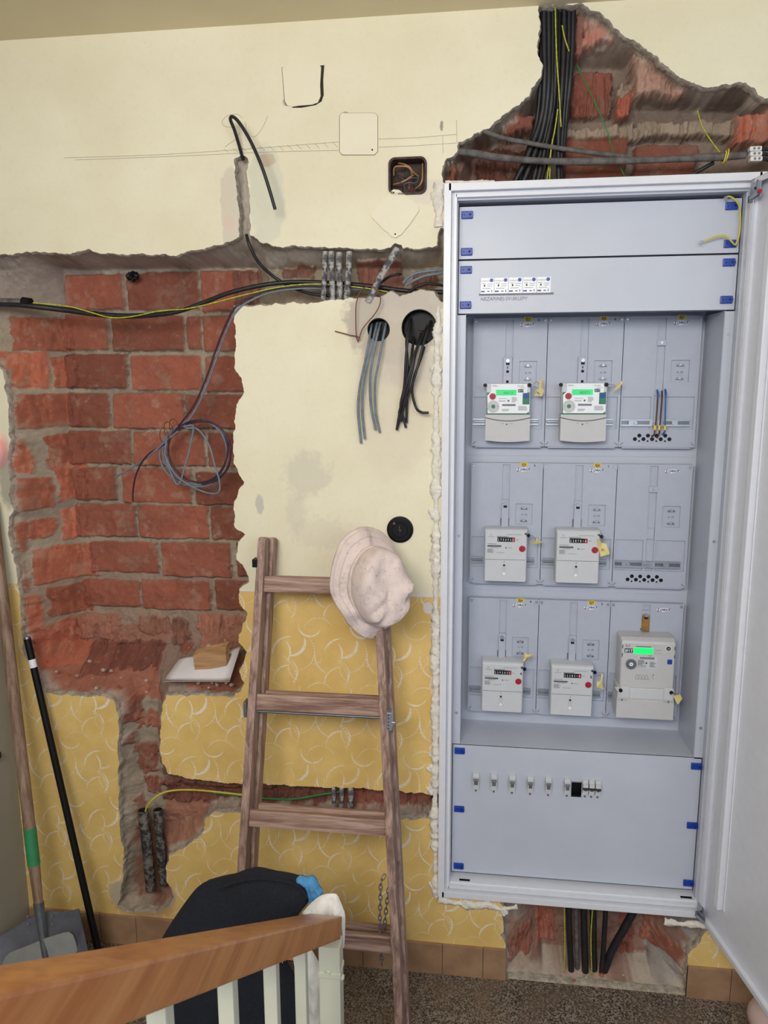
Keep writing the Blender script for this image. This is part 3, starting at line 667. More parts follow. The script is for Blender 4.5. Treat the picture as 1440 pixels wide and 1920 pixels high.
# meter plates (nine), local origin at the plate's top left corner
PWD, PHT, PYY = .25, .4371, .25
COLX = [.091, .341, .591]; ROWZ = [2.3415, 1.8482, 1.3564]
def plate(cx, rz, label, small='', gland=False, hanger=0):
    X0, Z0 = COLX[cx], ROWZ[rz]
    holes = [(.110, .007, .136, .262 if gland else .14), (.158, .145, .217, .219)]
    slots = [(.006, .266, .100, .376), (.142, .266, .240, .376)]
    holes += slots if True else []
    if gland: holes += [(.110, .262, .136, .376)]
    g, e = .0012, .003
    xs = sorted({g, PWD-g, *[h[0] for h in holes], *[h[2] for h in holes]}); zs = sorted({g, PHT-g, *[h[1] for h in holes], *[h[3] for h in holes]})
    mb = MB()
    def bx(x0, z0, x1, z1, y0, y1, m=W_PLATE, bev=0.): mb.box((X0+x0, PYY+y0, Z0-z1), (X0+x1, PYY+y1, Z0-z0), m, bev)
    for a, b in zip(xs, xs[1:]):
        for c, d in zip(zs, zs[1:]):
            if any(h[0] <= (a+b)/2 <= h[2] and h[1] <= (c+d)/2 <= h[3] for h in holes): continue
            bx(a, c, b, d, 0, e+.004)
    bx(g, g, PWD-g, PHT-g, .007, .020)
    bx(.012, PHT-.002, PWD-.012, PHT+.004, .004, .02)
    for u in (.118, .128): bx(u-.0006, .01, u+.0006, .14, .0064, .007)
    pl = mb.build('meter_plate', cab)
    mb = MB()   # corner screws
    for (u, v) in ((.009, .011), (PWD-.009, .011), (.009, PHT-.012), (PWD-.009, PHT-.012)):
        bx(u-.0085, v-.009, u+.0085, v+.009, -.0012, 0, W_PLATE)
        if v < .1: mb.cyl((X0+u, PYY-.0045, Z0-v), (X0+u, PYY-.001, Z0-v), .0045, W_STEEL, .0055, 12)
        else:
            mb.cyl((X0+u, PYY-.0022, Z0-v), (X0+u, PYY-.001, Z0-v), .0055, W_PLATE, n=12)
            d_ = V(.0045, 0, .0045) if u < .1 else V(.0045, 0, -.0045); c_ = V(X0+u, PYY-.0026, Z0-v); mb.tube([c_-d_, c_+d_], .0011, W_GINK, 5)
        mb.cut()
    mb.build('corner_screw', pl)
    mb = MB()
    if gland:
        bx(.004, .341, .228, .3435, -.006, .004, W_STEEL); bx(.004, .3625, .228, .365, -.006, .004, W_STEEL); bx(.004, .346, .228, .360, .002, .004, W_DSTEEL)
        bx(.004, .3435, .228, .347, -.003, .003, W_STEEL); bx(.004, .359, .228, .3625, -.003, .003, W_STEEL)
        for a, b in ((.03, .052), (.098, .136), (.17, .19)): bx(a, .346, b, .360, -.002, .004, W_STEEL)
        for u, r in ((.052, .006), (.116, .0085), (.176, .006)): mb.cyl((X0+u, PYY-.007, Z0-.353), (X0+u, PYY, Z0-.353), r, W_STEEL, n=16)
        bx(.1105, .3525, .1215, .3535, -.0078, -.006, W_INK)
    else:
        for a, b in ((.003, .045), (.19, .228)):
            bx(a, .340, b, .3455, -.004, .004, W_STEEL); bx(a, .357, b, .3625, -.004, .004, W_STEEL); bx(a, .3455, b, .357, .002, .005, W_DSTEEL); bx(a, .349, b, .3515, .0, .003, W_STEEL); mb.cut()
    mb.build('din_rail', pl)
    mb = MB()   # sealing terminals in the little window
    for v in (.162, .206):
        bx(.175, v-.0022, .199, v+.0022, -.002, .004, W_STEEL, .0008)
        for u in (.179, .195): mb.cyl((X0+u, PYY-.004, Z0-v), (X0+u, PYY+.002, Z0-v), .003, W_DSTEEL, n=10)
        mb.cyl((X0+.187, PYY-.003, Z0-v+.004), (X0+.187, PYY+.002, Z0-v+.004), .0028, W_STEEL, n=10); mb.cut()
    mb.text('N  PE', X0+.178, PYY+.006, Z0-.188, .009, W_GINK, bold=.0001)
    mb.build('seal_terminal', pl)
    if label:
        mb = MB(); bx(.170, -.0005, .197, .0125, -.0006, 0, W_YEL); mb.text(label, X0+.1835, PYY-.0010, Z0-.0108, .0125, W_INK, bold=.0003, align='CENTER'); mb.build('name_sticker', pl)
    mb = MB()   # oval logo sticker
    mb.prism([(X0+.182+cos(a)*(.026 if abs(cos(a)) < .01 else .0245), Z0-.0245+sin(a)*.0072) for a in [2*pi*k/24 for k in range(24)][::-1]], PYY-.0005, PYY, W_STICK)
    mb.text('S', X0+.1600, PYY-.0010, Z0-.0285, .0135, W_NAVY, shear=.35, bold=.0005, sx=.8); mb.text('CHRACK', X0+.1680, PYY-.0010, Z0-.0272, .0108, W_NAVY, shear=.35, bold=.0004, sx=.82); mb.box((X0+.158, PYY-.0010, Z0-.0300), (X0+.176, PYY-.0006, Z0-.0290), W_RED)
    mb.text('TECHNIK', X0+.184, PYY-.0010, Z0-.0312, .0032, W_NAVY)
    mb.build('logo_sticker', pl)
    if small:
        mb = MB(); mb.text(small, X0+.217, PYY-.0008, Z0-.0135, .011, W_INK, bold=.0003); mb.build('handwritten_number', pl)
    if gland:
        mb = MB()
        bx(.042, .384, .176, .419, -.0008, 0, W_PLATE)
        for k in range(5): mb.cyl((X0+.053+k*.0283, PYY-.0016, Z0-.4085), (X0+.053+k*.0283, PYY-.0008, Z0-.4085), .0066, W_BLACK, n=20)
        for k in range(4): mb.cyl((X0+.067+k*.0283, PYY-.0016, Z0-.3965), (X0+.067+k*.0283, PYY-.0008, Z0-.3965), .0066, W_BLACK, n=20)
        for k in range(4): mb.cyl((X0+.067+k*.0283, PYY-.0016, Z0-.4150), (X0+.067+k*.0283, PYY-.0008, Z0-.4150), .0030, W_BLACK, n=12)
        mb.build('cable_gland_strip', pl)
        mb = MB(); bx(.108, .078, .138, .098, -.004, .004, W_PLATE, .001); mb.cyl((X0+.123, PYY-.0065, Z0-.088), (X0+.123, PYY-.003, Z0-.088), .0048, W_STEEL, n=14); mb.cut()
        bx(.110, .225, .134, .262, -.001, .006, W_PLATE); mb.cut(); bx(.095, .247, .108, .262, .001, .0075, W_GREY); mb.cut(); bx(.14, .247, .156, .262, .001, .0075, W_GREY)
        mb.build('plate_clamp', pl)
    if hanger:
        mb = MB(); m = W_BRASS if hanger == 3 else W_PLATE; v0 = .132 if hanger != 3 else .03
        v1 = .235 if hanger != 3 else .10; u0, u1 = (.1035, .1335) if hanger == 1 else (.109, .1335)
        if hanger != 3: bx(u0+.001, v0, u1+.001, v0+.03, -.006, .004, m, .001)
        else: bx(.1085, .028, .135, .05, -.004, .004, W_PLATE, .001)
        bx(u0, v0+.012 if hanger != 1 else v0, u1, v1, -.012, .003, m, .002)
        uc = (u0+u1)/2; bx(uc-.006, v0+.018, uc+.006, v0+.026, -.0128, -.012, W_BLACK)
        mb.cyl((X0+uc, PYY-.017, Z0-v0-.012), (X0+uc, PYY-.01, Z0-v0-.012), .0062, W_STEEL, n=14)
        if hanger == 1:
            for v in (.18, .214): mb.cyl((X0+uc, PYY-.0128, Z0-v), (X0+uc, PYY-.0118, Z0-v), .005, W_BLACK, n=14)
            mb.text(small, X0+uc-.003, PYY-.0128, Z0-.170, .011, W_INK, bold=.0004)
        else: bx(u0-.004, v0+.065, u0-.0005, v1, -.003, .004, W_DSTEEL); bx(u1+.0005, v0+.065, u1+.003, v1, -.003, .004, W_DSTEEL)
        mb.build('meter_hanger', pl)
    return pl
plate(0, 0, 'EJ2', '5', hanger=1); plate(1, 0, 'EJ5', '6', hanger=1); plate(2, 0, 'EJ1', '', gland=True)
plate(0, 1, 'EJ3', '3', hanger=2); plate(1, 1, 'EJ6', '1', hanger=2); plate(2, 1, '', '', gland=True)
plate(0, 2, 'EJ4', '4', hanger=2); plate(1, 2, 'EJ7', '2', hanger=2); plate(2, 2, '', '', hanger=3)

# ---------------------------------------------------------------- meters (each a thing of its own, mounted on its plate)
def fine_print(mb, x, z, n, w_, y, m=W_GINK, h=.0011, gap=.0026, seed=0):
    r = random.Random(seed)
    for k in range(n): mb.box((x, y, z-k*gap-h), (x+w_*(.55+.45*r.random()), y+.0003, z-k*gap), m)
def digital_meter(px0, py0, label, digits):
    FY = .195; p = at(px0, py0, FY); X, Z = p.x, p.z     # top left of front
    r = empty('electricity_meter', (X, PYY, Z), label, 'electricity meter')
    Wd, Ht = .1475, .195
    mb = MB(); mb.box((X, FY, Z-.103), (X+Wd, PYY-.002, Z), W_BODY, .004); mb.box((X+.006, FY+.02, Z-Ht-.001), (X+Wd-.008, PYY-.002, Z-.098), W_DSTEEL, .003); mb.build('body', r)
    mb = MB(); top = [(X-.001+(Wd+.002)*k/12, Z-.117-.011*sin(pi*k/12)) for k in range(13)]; bot = [(X-.001+(Wd+.002)*k/12, Z-Ht+.003-.005*sin(pi*k/12)) for k in range(13)][::-1]
    mb.prism(top+bot, FY-.004, PYY-.004, W_BODYB); 
    up = [(X-.001+(Wd+.002)*k/12, Z-.1045) for k in range(13)]; lo = [(x, z+.0035) for x, z in top][::-1]; mb.prism(up+lo, FY-.001, PYY-.01, W_BODYB)
    mb.prism([(x, z+.0036) for x, z in top]+[(x, z-.0005) for x, z in top][::-1], FY+.004, FY+.01, W_GINK)
    cx = X+Wd*.48; mb.cyl((cx, FY-.0055, Z-.137), (cx, FY-.004, Z-.137), .0065, W_BODY, n=18); mb.cyl((cx, FY-.0062, Z-.137), (cx, FY-.0052, Z-.137), .0036, W_GINK, n=12)
    for s in (-1, 1): mb.box((cx+s*.008, FY-.0046, Z-.1345), (cx+s*.020, FY-.0038, Z-.1335), W_GINK)
    mb.build('terminal_cover', r)
    mb = MB(); mb.box((X+.002, FY-.0012, Z-.1035), (X+Wd-.003, FY-.0002, Z-.03), W_GREEN)
    mb.prism([(X+.016, Z-.002), (X+Wd-.011, Z-.002), (X+Wd-.011, Z-.070), (X+Wd-.003, Z-.070), (X+Wd-.003, Z-.094), (X+Wd-.012, Z-.100), (X+.006, Z-.100), (X+.004, Z-.04), (X+.016, Z-.028)], FY-.0025, FY-.0010, W_STICK)
    Yf = FY-.0029
    mb.text('CE', X+.103, Yf, Z-.0115, .0075, W_GINK); mb.text('600', X+.114, Yf, Z-.0115, .0075, W_GINK); fine_print(mb, X+.02, Z-.006, 2, .022, Yf, seed=1)
    fine_print(mb, X+.112, Z-.015, 1, .02, Yf); fine_print(mb, X+.086, Z-.046, 7, .022, Yf, seed=3); fine_print(mb, X+.042, Z-.050, 1, .03, Yf); fine_print(mb, X+.042, Z-.057, 2, .026, Yf)
    mb.cyl((X+.075, Yf, Z-.058), (X+.075, FY-.0024, Z-.058), .0034, W_GREEN, n=14)
    mb.box((X+.054, Yf, Z-.0755), (X+.099, FY-.0025, Z-.069), W_GINK); fine_print(mb, X+.108, Z-.076, 6, .032, Yf, seed=5); fine_print(mb, X+.054, Z-.086, 3, .032, Yf, seed=9)
    mb.box((X+.106, Yf, Z-.030), (X+.124, FY-.0025, Z-.0195), W_INK); mb.text('3F1T', X+.1065, Yf-.0004, Z-.0282, .0088, W_STICK, sx=.9)
    mb.build('face_label', r)
    mb = MB(); mb.box((X+.033, FY-.0034, Z-.040), (X+.101, FY-.0022, Z-.021), W_LCD, .0005); mb.text(digits, X+.058, FY-.0037, Z-.036, .0125, W_GREEN, sx=.9); mb.build('display', r)
    mb = MB(); mb.cyl((X+.022, FY-.0045, Z-.0435), (X+.022, FY-.002, Z-.0435), .0108, W_RED, n=24); mb.text('25', X+.0155, FY-.0049, Z-.0475, .010, W_INK); mb.build('calibration_sticker', r)
    mb = MB(); c = (X+.0245, Z-.077); mb.cyl((c[0], FY-.0055, c[1]), (c[0], FY-.002, c[1]), .0205, W_BODYB, .0198, 28); mb.cyl((c[0], FY-.0065, c[1]), (c[0], FY-.005, c[1]), .0068, W_GREEN, n=16)
    for s in (-1, 1): mb.cyl((c[0]+s*.014, FY-.006, c[1]), (c[0]+s*.014, FY-.005, c[1]), .0012, W_INK, n=8)
    mb.build('optical_port', r)
    mb = MB(); mb.box((X+.122, FY-.0045, Z-.070), (X+.143, FY-.002, Z-.032), W_GREEN, .006); mb.cyl((X+.1325, FY-.007, Z-.042), (X+.1325, FY-.004, Z-.042), .0085, W_BLUE, n=20); mb.cyl((X+.1325, FY-.0062, Z-.059), (X+.1325, FY-.004, Z-.059), .0085, W_GREEN, n=20)
    mb.build('push_button', r)
    mb = MB(); mb.cyl((X-.004, FY-.004, Z-.006), (X-.004, FY+.006, Z-.006), .0062, W_BLACK, n=14); mb.cut(); mb.cyl((X+.007, FY-.005, Z-.006), (X+.007, FY, Z-.006), .005, W_BODY, n=14); mb.cut(); mb.cyl((X+Wd-.004, FY-.007, Z-.006), (X+Wd-.004, FY+.004, Z-.006), .0068, W_BLACK, n=14); mb.build('seal_plug', r)
    return r
def roller_meter(px0, py0, label, digits, num=''):
    FY = .185; p = at(px0, py0, FY); X, Z = p.x, p.z
    r = empty('electricity_meter', (X, PYY, Z), label, 'electricity meter')
    Wd, Ht = .1465, .176
    mb = MB()
    bm = bmesh.new(); vs = []
    for (ins, y) in ((0, PYY-.002), (0, FY+.012), (.0015, FY+.004), (.004, FY)):
        vs.append([bm.verts.new((x, y, z)) for x, z in rrect(X-.001+ins, Z-Ht+ins*.5, X+Wd+.001-ins, Z+.012-ins*2.2, .004, 3)])
    for a, b in zip(vs, vs[1:]):
        for i in range(len(a)): bm.faces.new((a[i], a[(i+1) % len(a)], b[(i+1) % len(a)], b[i]))
    bm.faces.new(vs[-1]); bmesh.ops.recalc_face_normals(bm, faces=bm.faces); mb.bm(bm, W_BODY)
    mb.build('body', r)
    Yf = FY-.0006
    mb = MB(); mb.box((X+.004, FY-.0006, Z-.0965), (X+Wd-.004, FY, Z-.0950), W_GINK)
    cx = X+.069; mb.box((cx-.0065, FY-.0008, Z-.150), (cx+.0065, FY, Z-.121), W_BODYB); mb.cyl((cx, FY-.0014, Z-.116), (cx, FY-.0002, Z-.116), .0065, W_BODYB, n=18); mb.cyl((cx, FY-.002, Z-.116), (cx, FY-.001, Z-.116), .0036, W_BLACK, n=12); mb.box((cx-.0007, Yf, Z-.107), (cx+.0007, FY, Z-.099), W_GINK); mb.cyl((cx, FY-.0014, Z-.146), (cx, FY-.0006, Z-.146), .0052, W_STICK, n=14)
    mb.build('terminal_cover', r)
    mb = MB(); mb.box((X+.044, FY-.0012, Z-.032), (X+.104, FY-.0002, Z-.0165), W_BLACK)
    for k, ch in enumerate(digits):
        x = X+.0455+k*.0083; last = k == len(digits)-1
        if last: mb.box((x-.0008, FY-.0014, Z-.0315), (x+.0078, FY-.0012, Z-.017), W_RED)
        mb.text(ch, x, FY-.0018, Z-.0288, .0115, W_STICK, sx=.85)
    mb.build('counter', r)
    mb = MB(); mb.text('CE', X+.0175, Yf, Z-.010, .0075, W_GINK); fine_print(mb, X+.011, Z-.0145, 1, .026, Yf); fine_print(mb, X+.075, Z-.006, 1, .055, Yf); fine_print(mb, X+.042, Z-.0125, 2, .062, Yf, W_INK, .0009, .0022, 4); fine_print(mb, X+.108, Z-.024, 1, .009, Yf, W_INK)
    fine_print(mb, X+.010, Z-.040, 1, .034, Yf, W_INK); mb.box((X+.010, Yf, Z-.0510), (X+.058, FY, Z-.0450), W_GINK)
    for k in range(17): mb.box((X+.011+k*.0027, Yf-.0003, Z-.0508), (X+.0122+k*.0027, Yf, Z-.0452), W_INK)
    fine_print(mb, X+.022, Z-.0535, 1, .028, Yf); fine_print(mb, X+.010, Z-.058, 6, .028, Yf, W_GINK, .0012, .0026, 7); fine_print(mb, X+.042, Z-.0705, 1, .03, Yf); mb.cyl((X+.074, Yf-.0002, Z-.0535), (X+.074, FY, Z-.0535), .0022, W_INK, n=10); fine_print(mb, X+.079, Z-.053, 1, .018, Yf)
    if num: mb.text(num, X+.135, Yf-.0004, Z-.030, .012, W_INK, bold=.0006)
    mb.build('printed_marking', r)
    mb = MB(); mb.cyl((X+.130, FY-.0012, Z-.056), (X+.130, FY, Z-.056), .0112, W_RED, n=26); mb.text('25', X+.1235, FY-.0018, Z-.062, .010, W_INK); mb.box((X+.124, FY-.0016, Z-.053), (X+.136, FY-.0012, Z-.0522), W_INK); mb.build('calibration_sticker', r)
    mb = MB(); mb.cyl((X+Wd-.006, FY-.005, Z-.002), (X+Wd-.006, FY+.002, Z-.002), .0042, W_STEEL, n=12); mb.cyl((X+Wd-.0055, FY-.0065, Z-.002), (X+Wd-.0055, FY-.004, Z-.002), .0028, W_BLACK, n=10); mb.cut(); mb.cyl((X+Wd+.004, FY-.004, Z-.008), (X+Wd+.004, FY+.003, Z-.008), .0058, W_BLACK, n=14); mb.build('seal_plug', r)
    return r
digital_meter(912, 719, 'digital meter with green display under the yellow EJ2 sticker', '000725')
digital_meter(1054, 718, 'digital meter with green display under the yellow EJ5 sticker', '000073')
roller_meter(909, 998, 'white roller-counter meter under the yellow EJ3 sticker, middle row', '2733722')
roller_meter(1044, 1000, 'white roller-counter meter under the yellow EJ6 sticker, tag over its red dot', '2387816')
roller_meter(904, 1247, 'white roller-counter meter under the yellow EJ4 sticker, bottom row', '2392032', '4')
roller_meter(1034, 1253, 'white roller-counter meter under the yellow EJ7 sticker, bottom row', '2338318', '2')
def big_meter():
    FY = .165; a = at(1166, 1206, FY); X, Z = a.x, a.z; Wd = .180
    r = empty('electricity_meter', (X, PYY, Z), 'large grey digital meter marked 3F1T at the bottom right of the cabinet', 'electricity meter')
    mb = MB(); bm = bmesh.new(); vs = []
    for (ins, y) in ((-.003, PYY-.002), (-.003, FY+.02), (.0, FY+.003), (.003, FY)):
        vs.append([bm.verts.new((x, y, z)) for x, z in rrect(X+ins, Z-.170+ins, X+Wd-ins, Z+.009-ins*3, .008, 4)])
    for p, q in zip(vs, vs[1:]):
        for i in range(len(p)): bm.faces.new((p[i], p[(i+1) % len(p)], q[(i+1) % len(p)], q[i]))
    bm.faces.new(vs[-1]); bmesh.ops.recalc_face_normals(bm, faces=bm.faces); mb.bm(bm, W_BODYB)
    for u, v in ((.002, .012), (.002, .042), (Wd-.004, .012), (Wd-.004, .042)): mb.box((X+u, FY-.001, Z-v-.006), (X+u+.003, FY+.002, Z-v+.006), W_GREEN)
    mb.build('body', r)
    mb = MB(); mb.box((X-.010, FY-.012, Z-.270), (X+Wd+.004, PYY-.002, Z-.200), W_BODYB, .003); mb.box((X-.008, FY-.008, Z-.2005), (X+Wd+.002, PYY-.01, Z-.158), W_BODYB, .002)
    mb.box((X+.034, FY-.010, Z-.197), (X+.145, FY-.006, Z-.160), W_BODY, .002); mb.box((X+.002, FY-.0105, Z-.195), (X+.032, FY-.006, Z-.153), W_BODY, .002); mb.box((X+.148, FY-.0105, Z-.197), (X+.178, FY-.006, Z-.153), W_BODY, .002)
    for u, s in ((.008, 1), (.164, -1)):
        c = (X+u, Z-.2025); mb.cyl((c[0], FY-.0135, c[1]), (c[0], FY-.011, c[1]), .0036, W_GINK, n=12); mb.box((c[0]-.018, FY-.0125, c[1]-.0006), (c[0]+.018, FY-.0118, c[1]+.0006), W_GINK)
    mb.build('terminal_cover', r)
    Yf = FY-.0006
    mb = MB(); mb.box((X+.0415, FY-.0012, Z-.036), (X+.106, FY-.0002, Z-.014), W_LCD2, .0004); mb.build('display', r)
    mb = MB(); mb.box((X+.010, Yf, Z-.033), (X+.038, FY, Z-.018), W_INK); mb.text('3F1T', X+.0105, Yf-.0005, Z-.0305, .0135, W_STICK, sx=.95, bold=.0003)
    mb.text('L', X+.020, Yf, Z-.011, .014, W_INK, shear=.8); mb.tube([(X+.018, Yf, Z-.004), (X+.014, Yf, Z-.008), (X+.020, Yf, Z-.012)], .0008, W_INK, 5); fine_print(mb, X+.047, Z-.0085, 1, .055, Yf, W_INK, .002); fine_print(mb, X+.112, Z-.020, 1, .022, Yf)
    mb.text('Y  0  Q', X+.112, Yf, Z-.034, .0075, W_GINK); fine_print(mb, X+.09, Z-.041, 1, .013, Yf, W_INK)
    mb.box((X+.055, FY-.0005, Z-.088), (X+.121, FY, Z-.044), W_BODY)
    for k in range(26): mb.box((X+.063+k*.0019, Yf-.0003, Z-.0545), (X+.064+k*.0019, Yf, Z-.0465), W_INK)
    fine_print(mb, X+.057, Z-.058, 8, .028, Yf-.0003, W_INK, .0011, .0026, 3); fine_print(mb, X+.097, Z-.064, 7, .022, Yf-.0003, W_INK, .0011, .0028, 8); mb.cyl((X+.0855, Yf-.001, Z-.0685), (X+.0855, FY, Z-.0685), .0028, W_INK, n=12)
    mb.text('CE 002 M', X+.056, Yf-.0003, Z-.0845, .007, W_INK)
    for k in range(4): mb.tube([(X+.052+k*.011, Yf, Z-.126), (X+.053+k*.011, Yf, Z-.114), (X+.057+k*.011, Yf, Z-.111), (X+.060+k*.011, Yf, Z-.118), (X+.060+k*.011, Yf, Z-.128)], .0005, W_GINK, 4, 3)
    mb.box((X+.05, Yf, Z-.1285), (X+.10, FY, Z-.1277), W_GINK); mb.tube([(X+.108, Yf, Z-.112), (X+.113, Yf, Z-.108), (X+.109, Yf, Z-.120), (X+.114, Yf, Z-.126)], .0006, W_GINK, 4, 3)
    mb.build('printed_marking', r)
    mb = MB(); c = (X+.034, Z-.073); mb.cyl((c[0], FY-.006, c[1]), (c[0], FY, c[1]), .018, W_DSTEEL, .017, 30); mb.cyl((c[0], FY-.0068, c[1]), (c[0], FY-.005, c[1]), .0065, W_STICK, n=18); mb.cyl((c[0], FY-.0075, c[1]), (c[0], FY-.0066, c[1]), .0018, W_BLACK, n=10); mb.build('optical_port', r)
    mb = MB(); c = (X+.156, Z-.013); mb.cyl((c[0], FY-.001, c[1]), (c[0], FY, c[1]), .0098, W_STICK, n=24); mb.cyl((c[0], FY-.0016, c[1]), (c[0], FY-.0008, c[1]), .0078, W_INK, n=24); mb.text('17', c[0]-.0045, FY-.0020, c[1]-.004, .0085, W_STICK); mb.build('calibration_sticker', r)
    mb = MB(); mb.box((X+.155, FY-.005, Z-.068), (X+.170, FY, Z-.052), W_BLUE, .001); mb.build('push_button', r)
    mb = MB(); mb.cyl((X+.002, FY-.014, Z-.168), (X+.002, FY-.006, Z-.168), .0065, W_BLACK, n=14); mb.cut(); mb.cyl((X+.172, FY-.014, Z-.168), (X+.172, FY-.006, Z-.168), .0065, W_BLACK, n=14); mb.cut(); mb.prism([(X-.018, Z-.158), (X-.008, Z-.156), (X+.004, Z-.176), (X-.004, Z-.180)], FY-.011, FY-.006, W_BODYB); mb.build('seal_plug', r)
big_meter()

# seal tags hanging on the meters
def seal_tag(pts, hole, wirepts, Y, label, folded=False):
    mb = MB(); q = [at(a, b, Y) for a, b in pts]; c = sum(q, V(0, 0, 0))/len(q)
    r = empty('seal_tag', c, label, 'seal tag', 'yellow seal tags on the meters')
    n = len(q); back = [v+V(0, .0016, 0) for v in q]; fr = [v+V(0, -.006*sin(i*1.9), 0) for i, v in enumerate(q)]
    back = [v+V(0, .0016, 0) for v in fr]
    cm = sum(fr, V(0, 0, 0))/n; cb = cm+V(0, .0016, 0); vs = fr+back+[cm+V(0, -.002, 0), cb]
    fs = [(i, (i+1) % n, 2*n) for i in range(n)]+[((i+1) % n+n, i+n, 2*n+1) for i in range(n)]+[(i, i+n, (i+1) % n+n, (i+1) % n) for i in range(n)]
    mb.add(vs, fs, W_TAG); mb.build('tag_plate', r)
    mb = MB(); mb.tube([at(a, b, Y+.004) for a, b in wirepts], .0008, W_DSTEEL, 5); mb.build('seal_wire', r)
    if not folded:
        mb = MB(); h = at(*hole, Y-.006); mb.text('PL', h.x-.006, h.y, h.z-.006, .011, W_INK); mb.build('print', r)
seal_tag([(1012, 714), (1017, 708), (1019, 718), (1017, 726), (1020, 733), (1016, 743), (1002, 741), (1003, 737), (1011, 727)], (1010, 736), [(1000, 721), (1006, 716), (1013, 724), (1008, 728), (1000, 724)], .19, 'crumpled yellow seal tag hanging right of the EJ2 meter')
seal_tag([(1148, 735), (1156, 722), (1166, 714), (1168, 718), (1160, 727), (1152, 733)], (0, 0), [(1138, 720), (1148, 721), (1158, 725), (1140, 726)], .19, 'folded yellow seal tag sticking out right of the EJ5 meter', True)
seal_tag([(993, 1016), (1004, 1013), (1007, 1006), (1009, 1014), (1018, 1016), (1012, 1019), (1000, 1020)], (0, 0), [(995, 1003), (1002, 1008), (1006, 1016)], .18, 'twisted yellow seal tag edge-on right of the EJ3 meter', True)
seal_tag([(1120, 1011), (1124, 1010), (1128, 1018), (1137, 1020), (1143, 1038), (1126, 1044), (1122, 1024)], (1131, 1030), [(1128, 1005), (1131, 1010), (1128, 1020)], .175, 'flat yellow seal tag with a punched hole on the EJ6 meter')
seal_tag([(980, 1238), (983, 1231), (985, 1224), (989, 1228), (1000, 1226), (998, 1231), (990, 1236), (982, 1240)], (0, 0), [(983, 1247), (985, 1240), (990, 1235)], .18, 'small twisted yellow seal tag above the EJ4 meter', True)
seal_tag([(1119, 1278), (1125, 1274), (1128, 1264), (1131, 1266), (1128, 1278), (1133, 1294), (1126, 1292), (1119, 1288)], (1125, 1284), [(1120, 1268), (1126, 1266), (1127, 1278)], .18, 'curled yellow seal tag right of the EJ7 meter', True)
seal_tag([(1259, 1300), (1264, 1303), (1276, 1303), (1280, 1311), (1270, 1320), (1266, 1312)], (1271, 1310), [(1262, 1300), (1268, 1300), (1272, 1305)], .15, 'bent yellow seal tag at the lower right of the large 3F1T meter', True)

# ---------------------------------------------------------------- circuit breakers
def breaker(px0, py0, px1, py1, label, wide=1, group='single-pole circuit breakers', dark=False):
    a = at(px0, py1, PY-.01); b = at(px1, py0, PY-.01); X0, X1, Z0, Z1 = a.x, b.x, a.z, b.z; H = Z1-Z0
    r = empty('circuit_breaker', ((X0+X1)/2, PY, (Z0+Z1)/2), label, 'circuit breaker', group)
    mb = MB(); mb.box((X0, PY-.010, Z0+H*.12), (X1, PY+.02, Z1), W_BODY, .001); mb.box((X0, PY-.017, Z0+H*.30), (X1, PY+.0, Z1-H*.2), W_BODYB, .001)
    mb.box((X0+.001, PY-.004, Z0), (X1-.001, PY+.01, Z0+H*.3), W_BODY, .001); mb.box((X0+.004, PY-.0178, Z0+H*.40), (X1-.004, PY-.0168, Z0+H*.44), W_INK); mb.cyl(((X0+X1)/2, PY-.006, Z0-.003), ((X0+X1)/2, PY-.0005, Z0-.003), .003, W_DSTEEL, n=10)
    mb.box((X0+.0015, PY-.0176, Z1-H*.42), (X1-.0015, PY-.0168, Z1-H*.24), W_GINK if not dark else W_BODY)
    mb.build('housing', r)
    mb = MB(); m = W_INK if dark else W_DSTEEL; mb.box((X0+(0 if dark else .0045), PY-.023, Z0+H*.50), (X1-(0 if dark else .0045), PY-.014, Z0+H*.60), m, .001); mb.build('toggle', r)
OR = ['first', 'second', 'third', 'fourth', 'fifth']
for k, (x0, y0) in enumerate(((886.3, 1450.5), (920, 1452.5), (954.3, 1455), (988.3, 1457), (1022.3, 1459))):
    breaker(x0, y0, x0+12.3, y0+31.5, 'white single circuit breaker, %s from the left in the lower panel' % OR[k])
breaker(1057.6, 1461, 1069.8, 1492, 'white circuit breaker touching the open slot in the lower panel')
for k in range(3): breaker(1091.8+k*11.9, 1463.5+k*.9, 1103.4+k*11.9, 1493+k*.9, 'breaker with black toggle, %s of three right of the open slot' % ('leftmost', 'middle', 'rightmost')[k], group='circuit breakers with black toggles', dark=True)

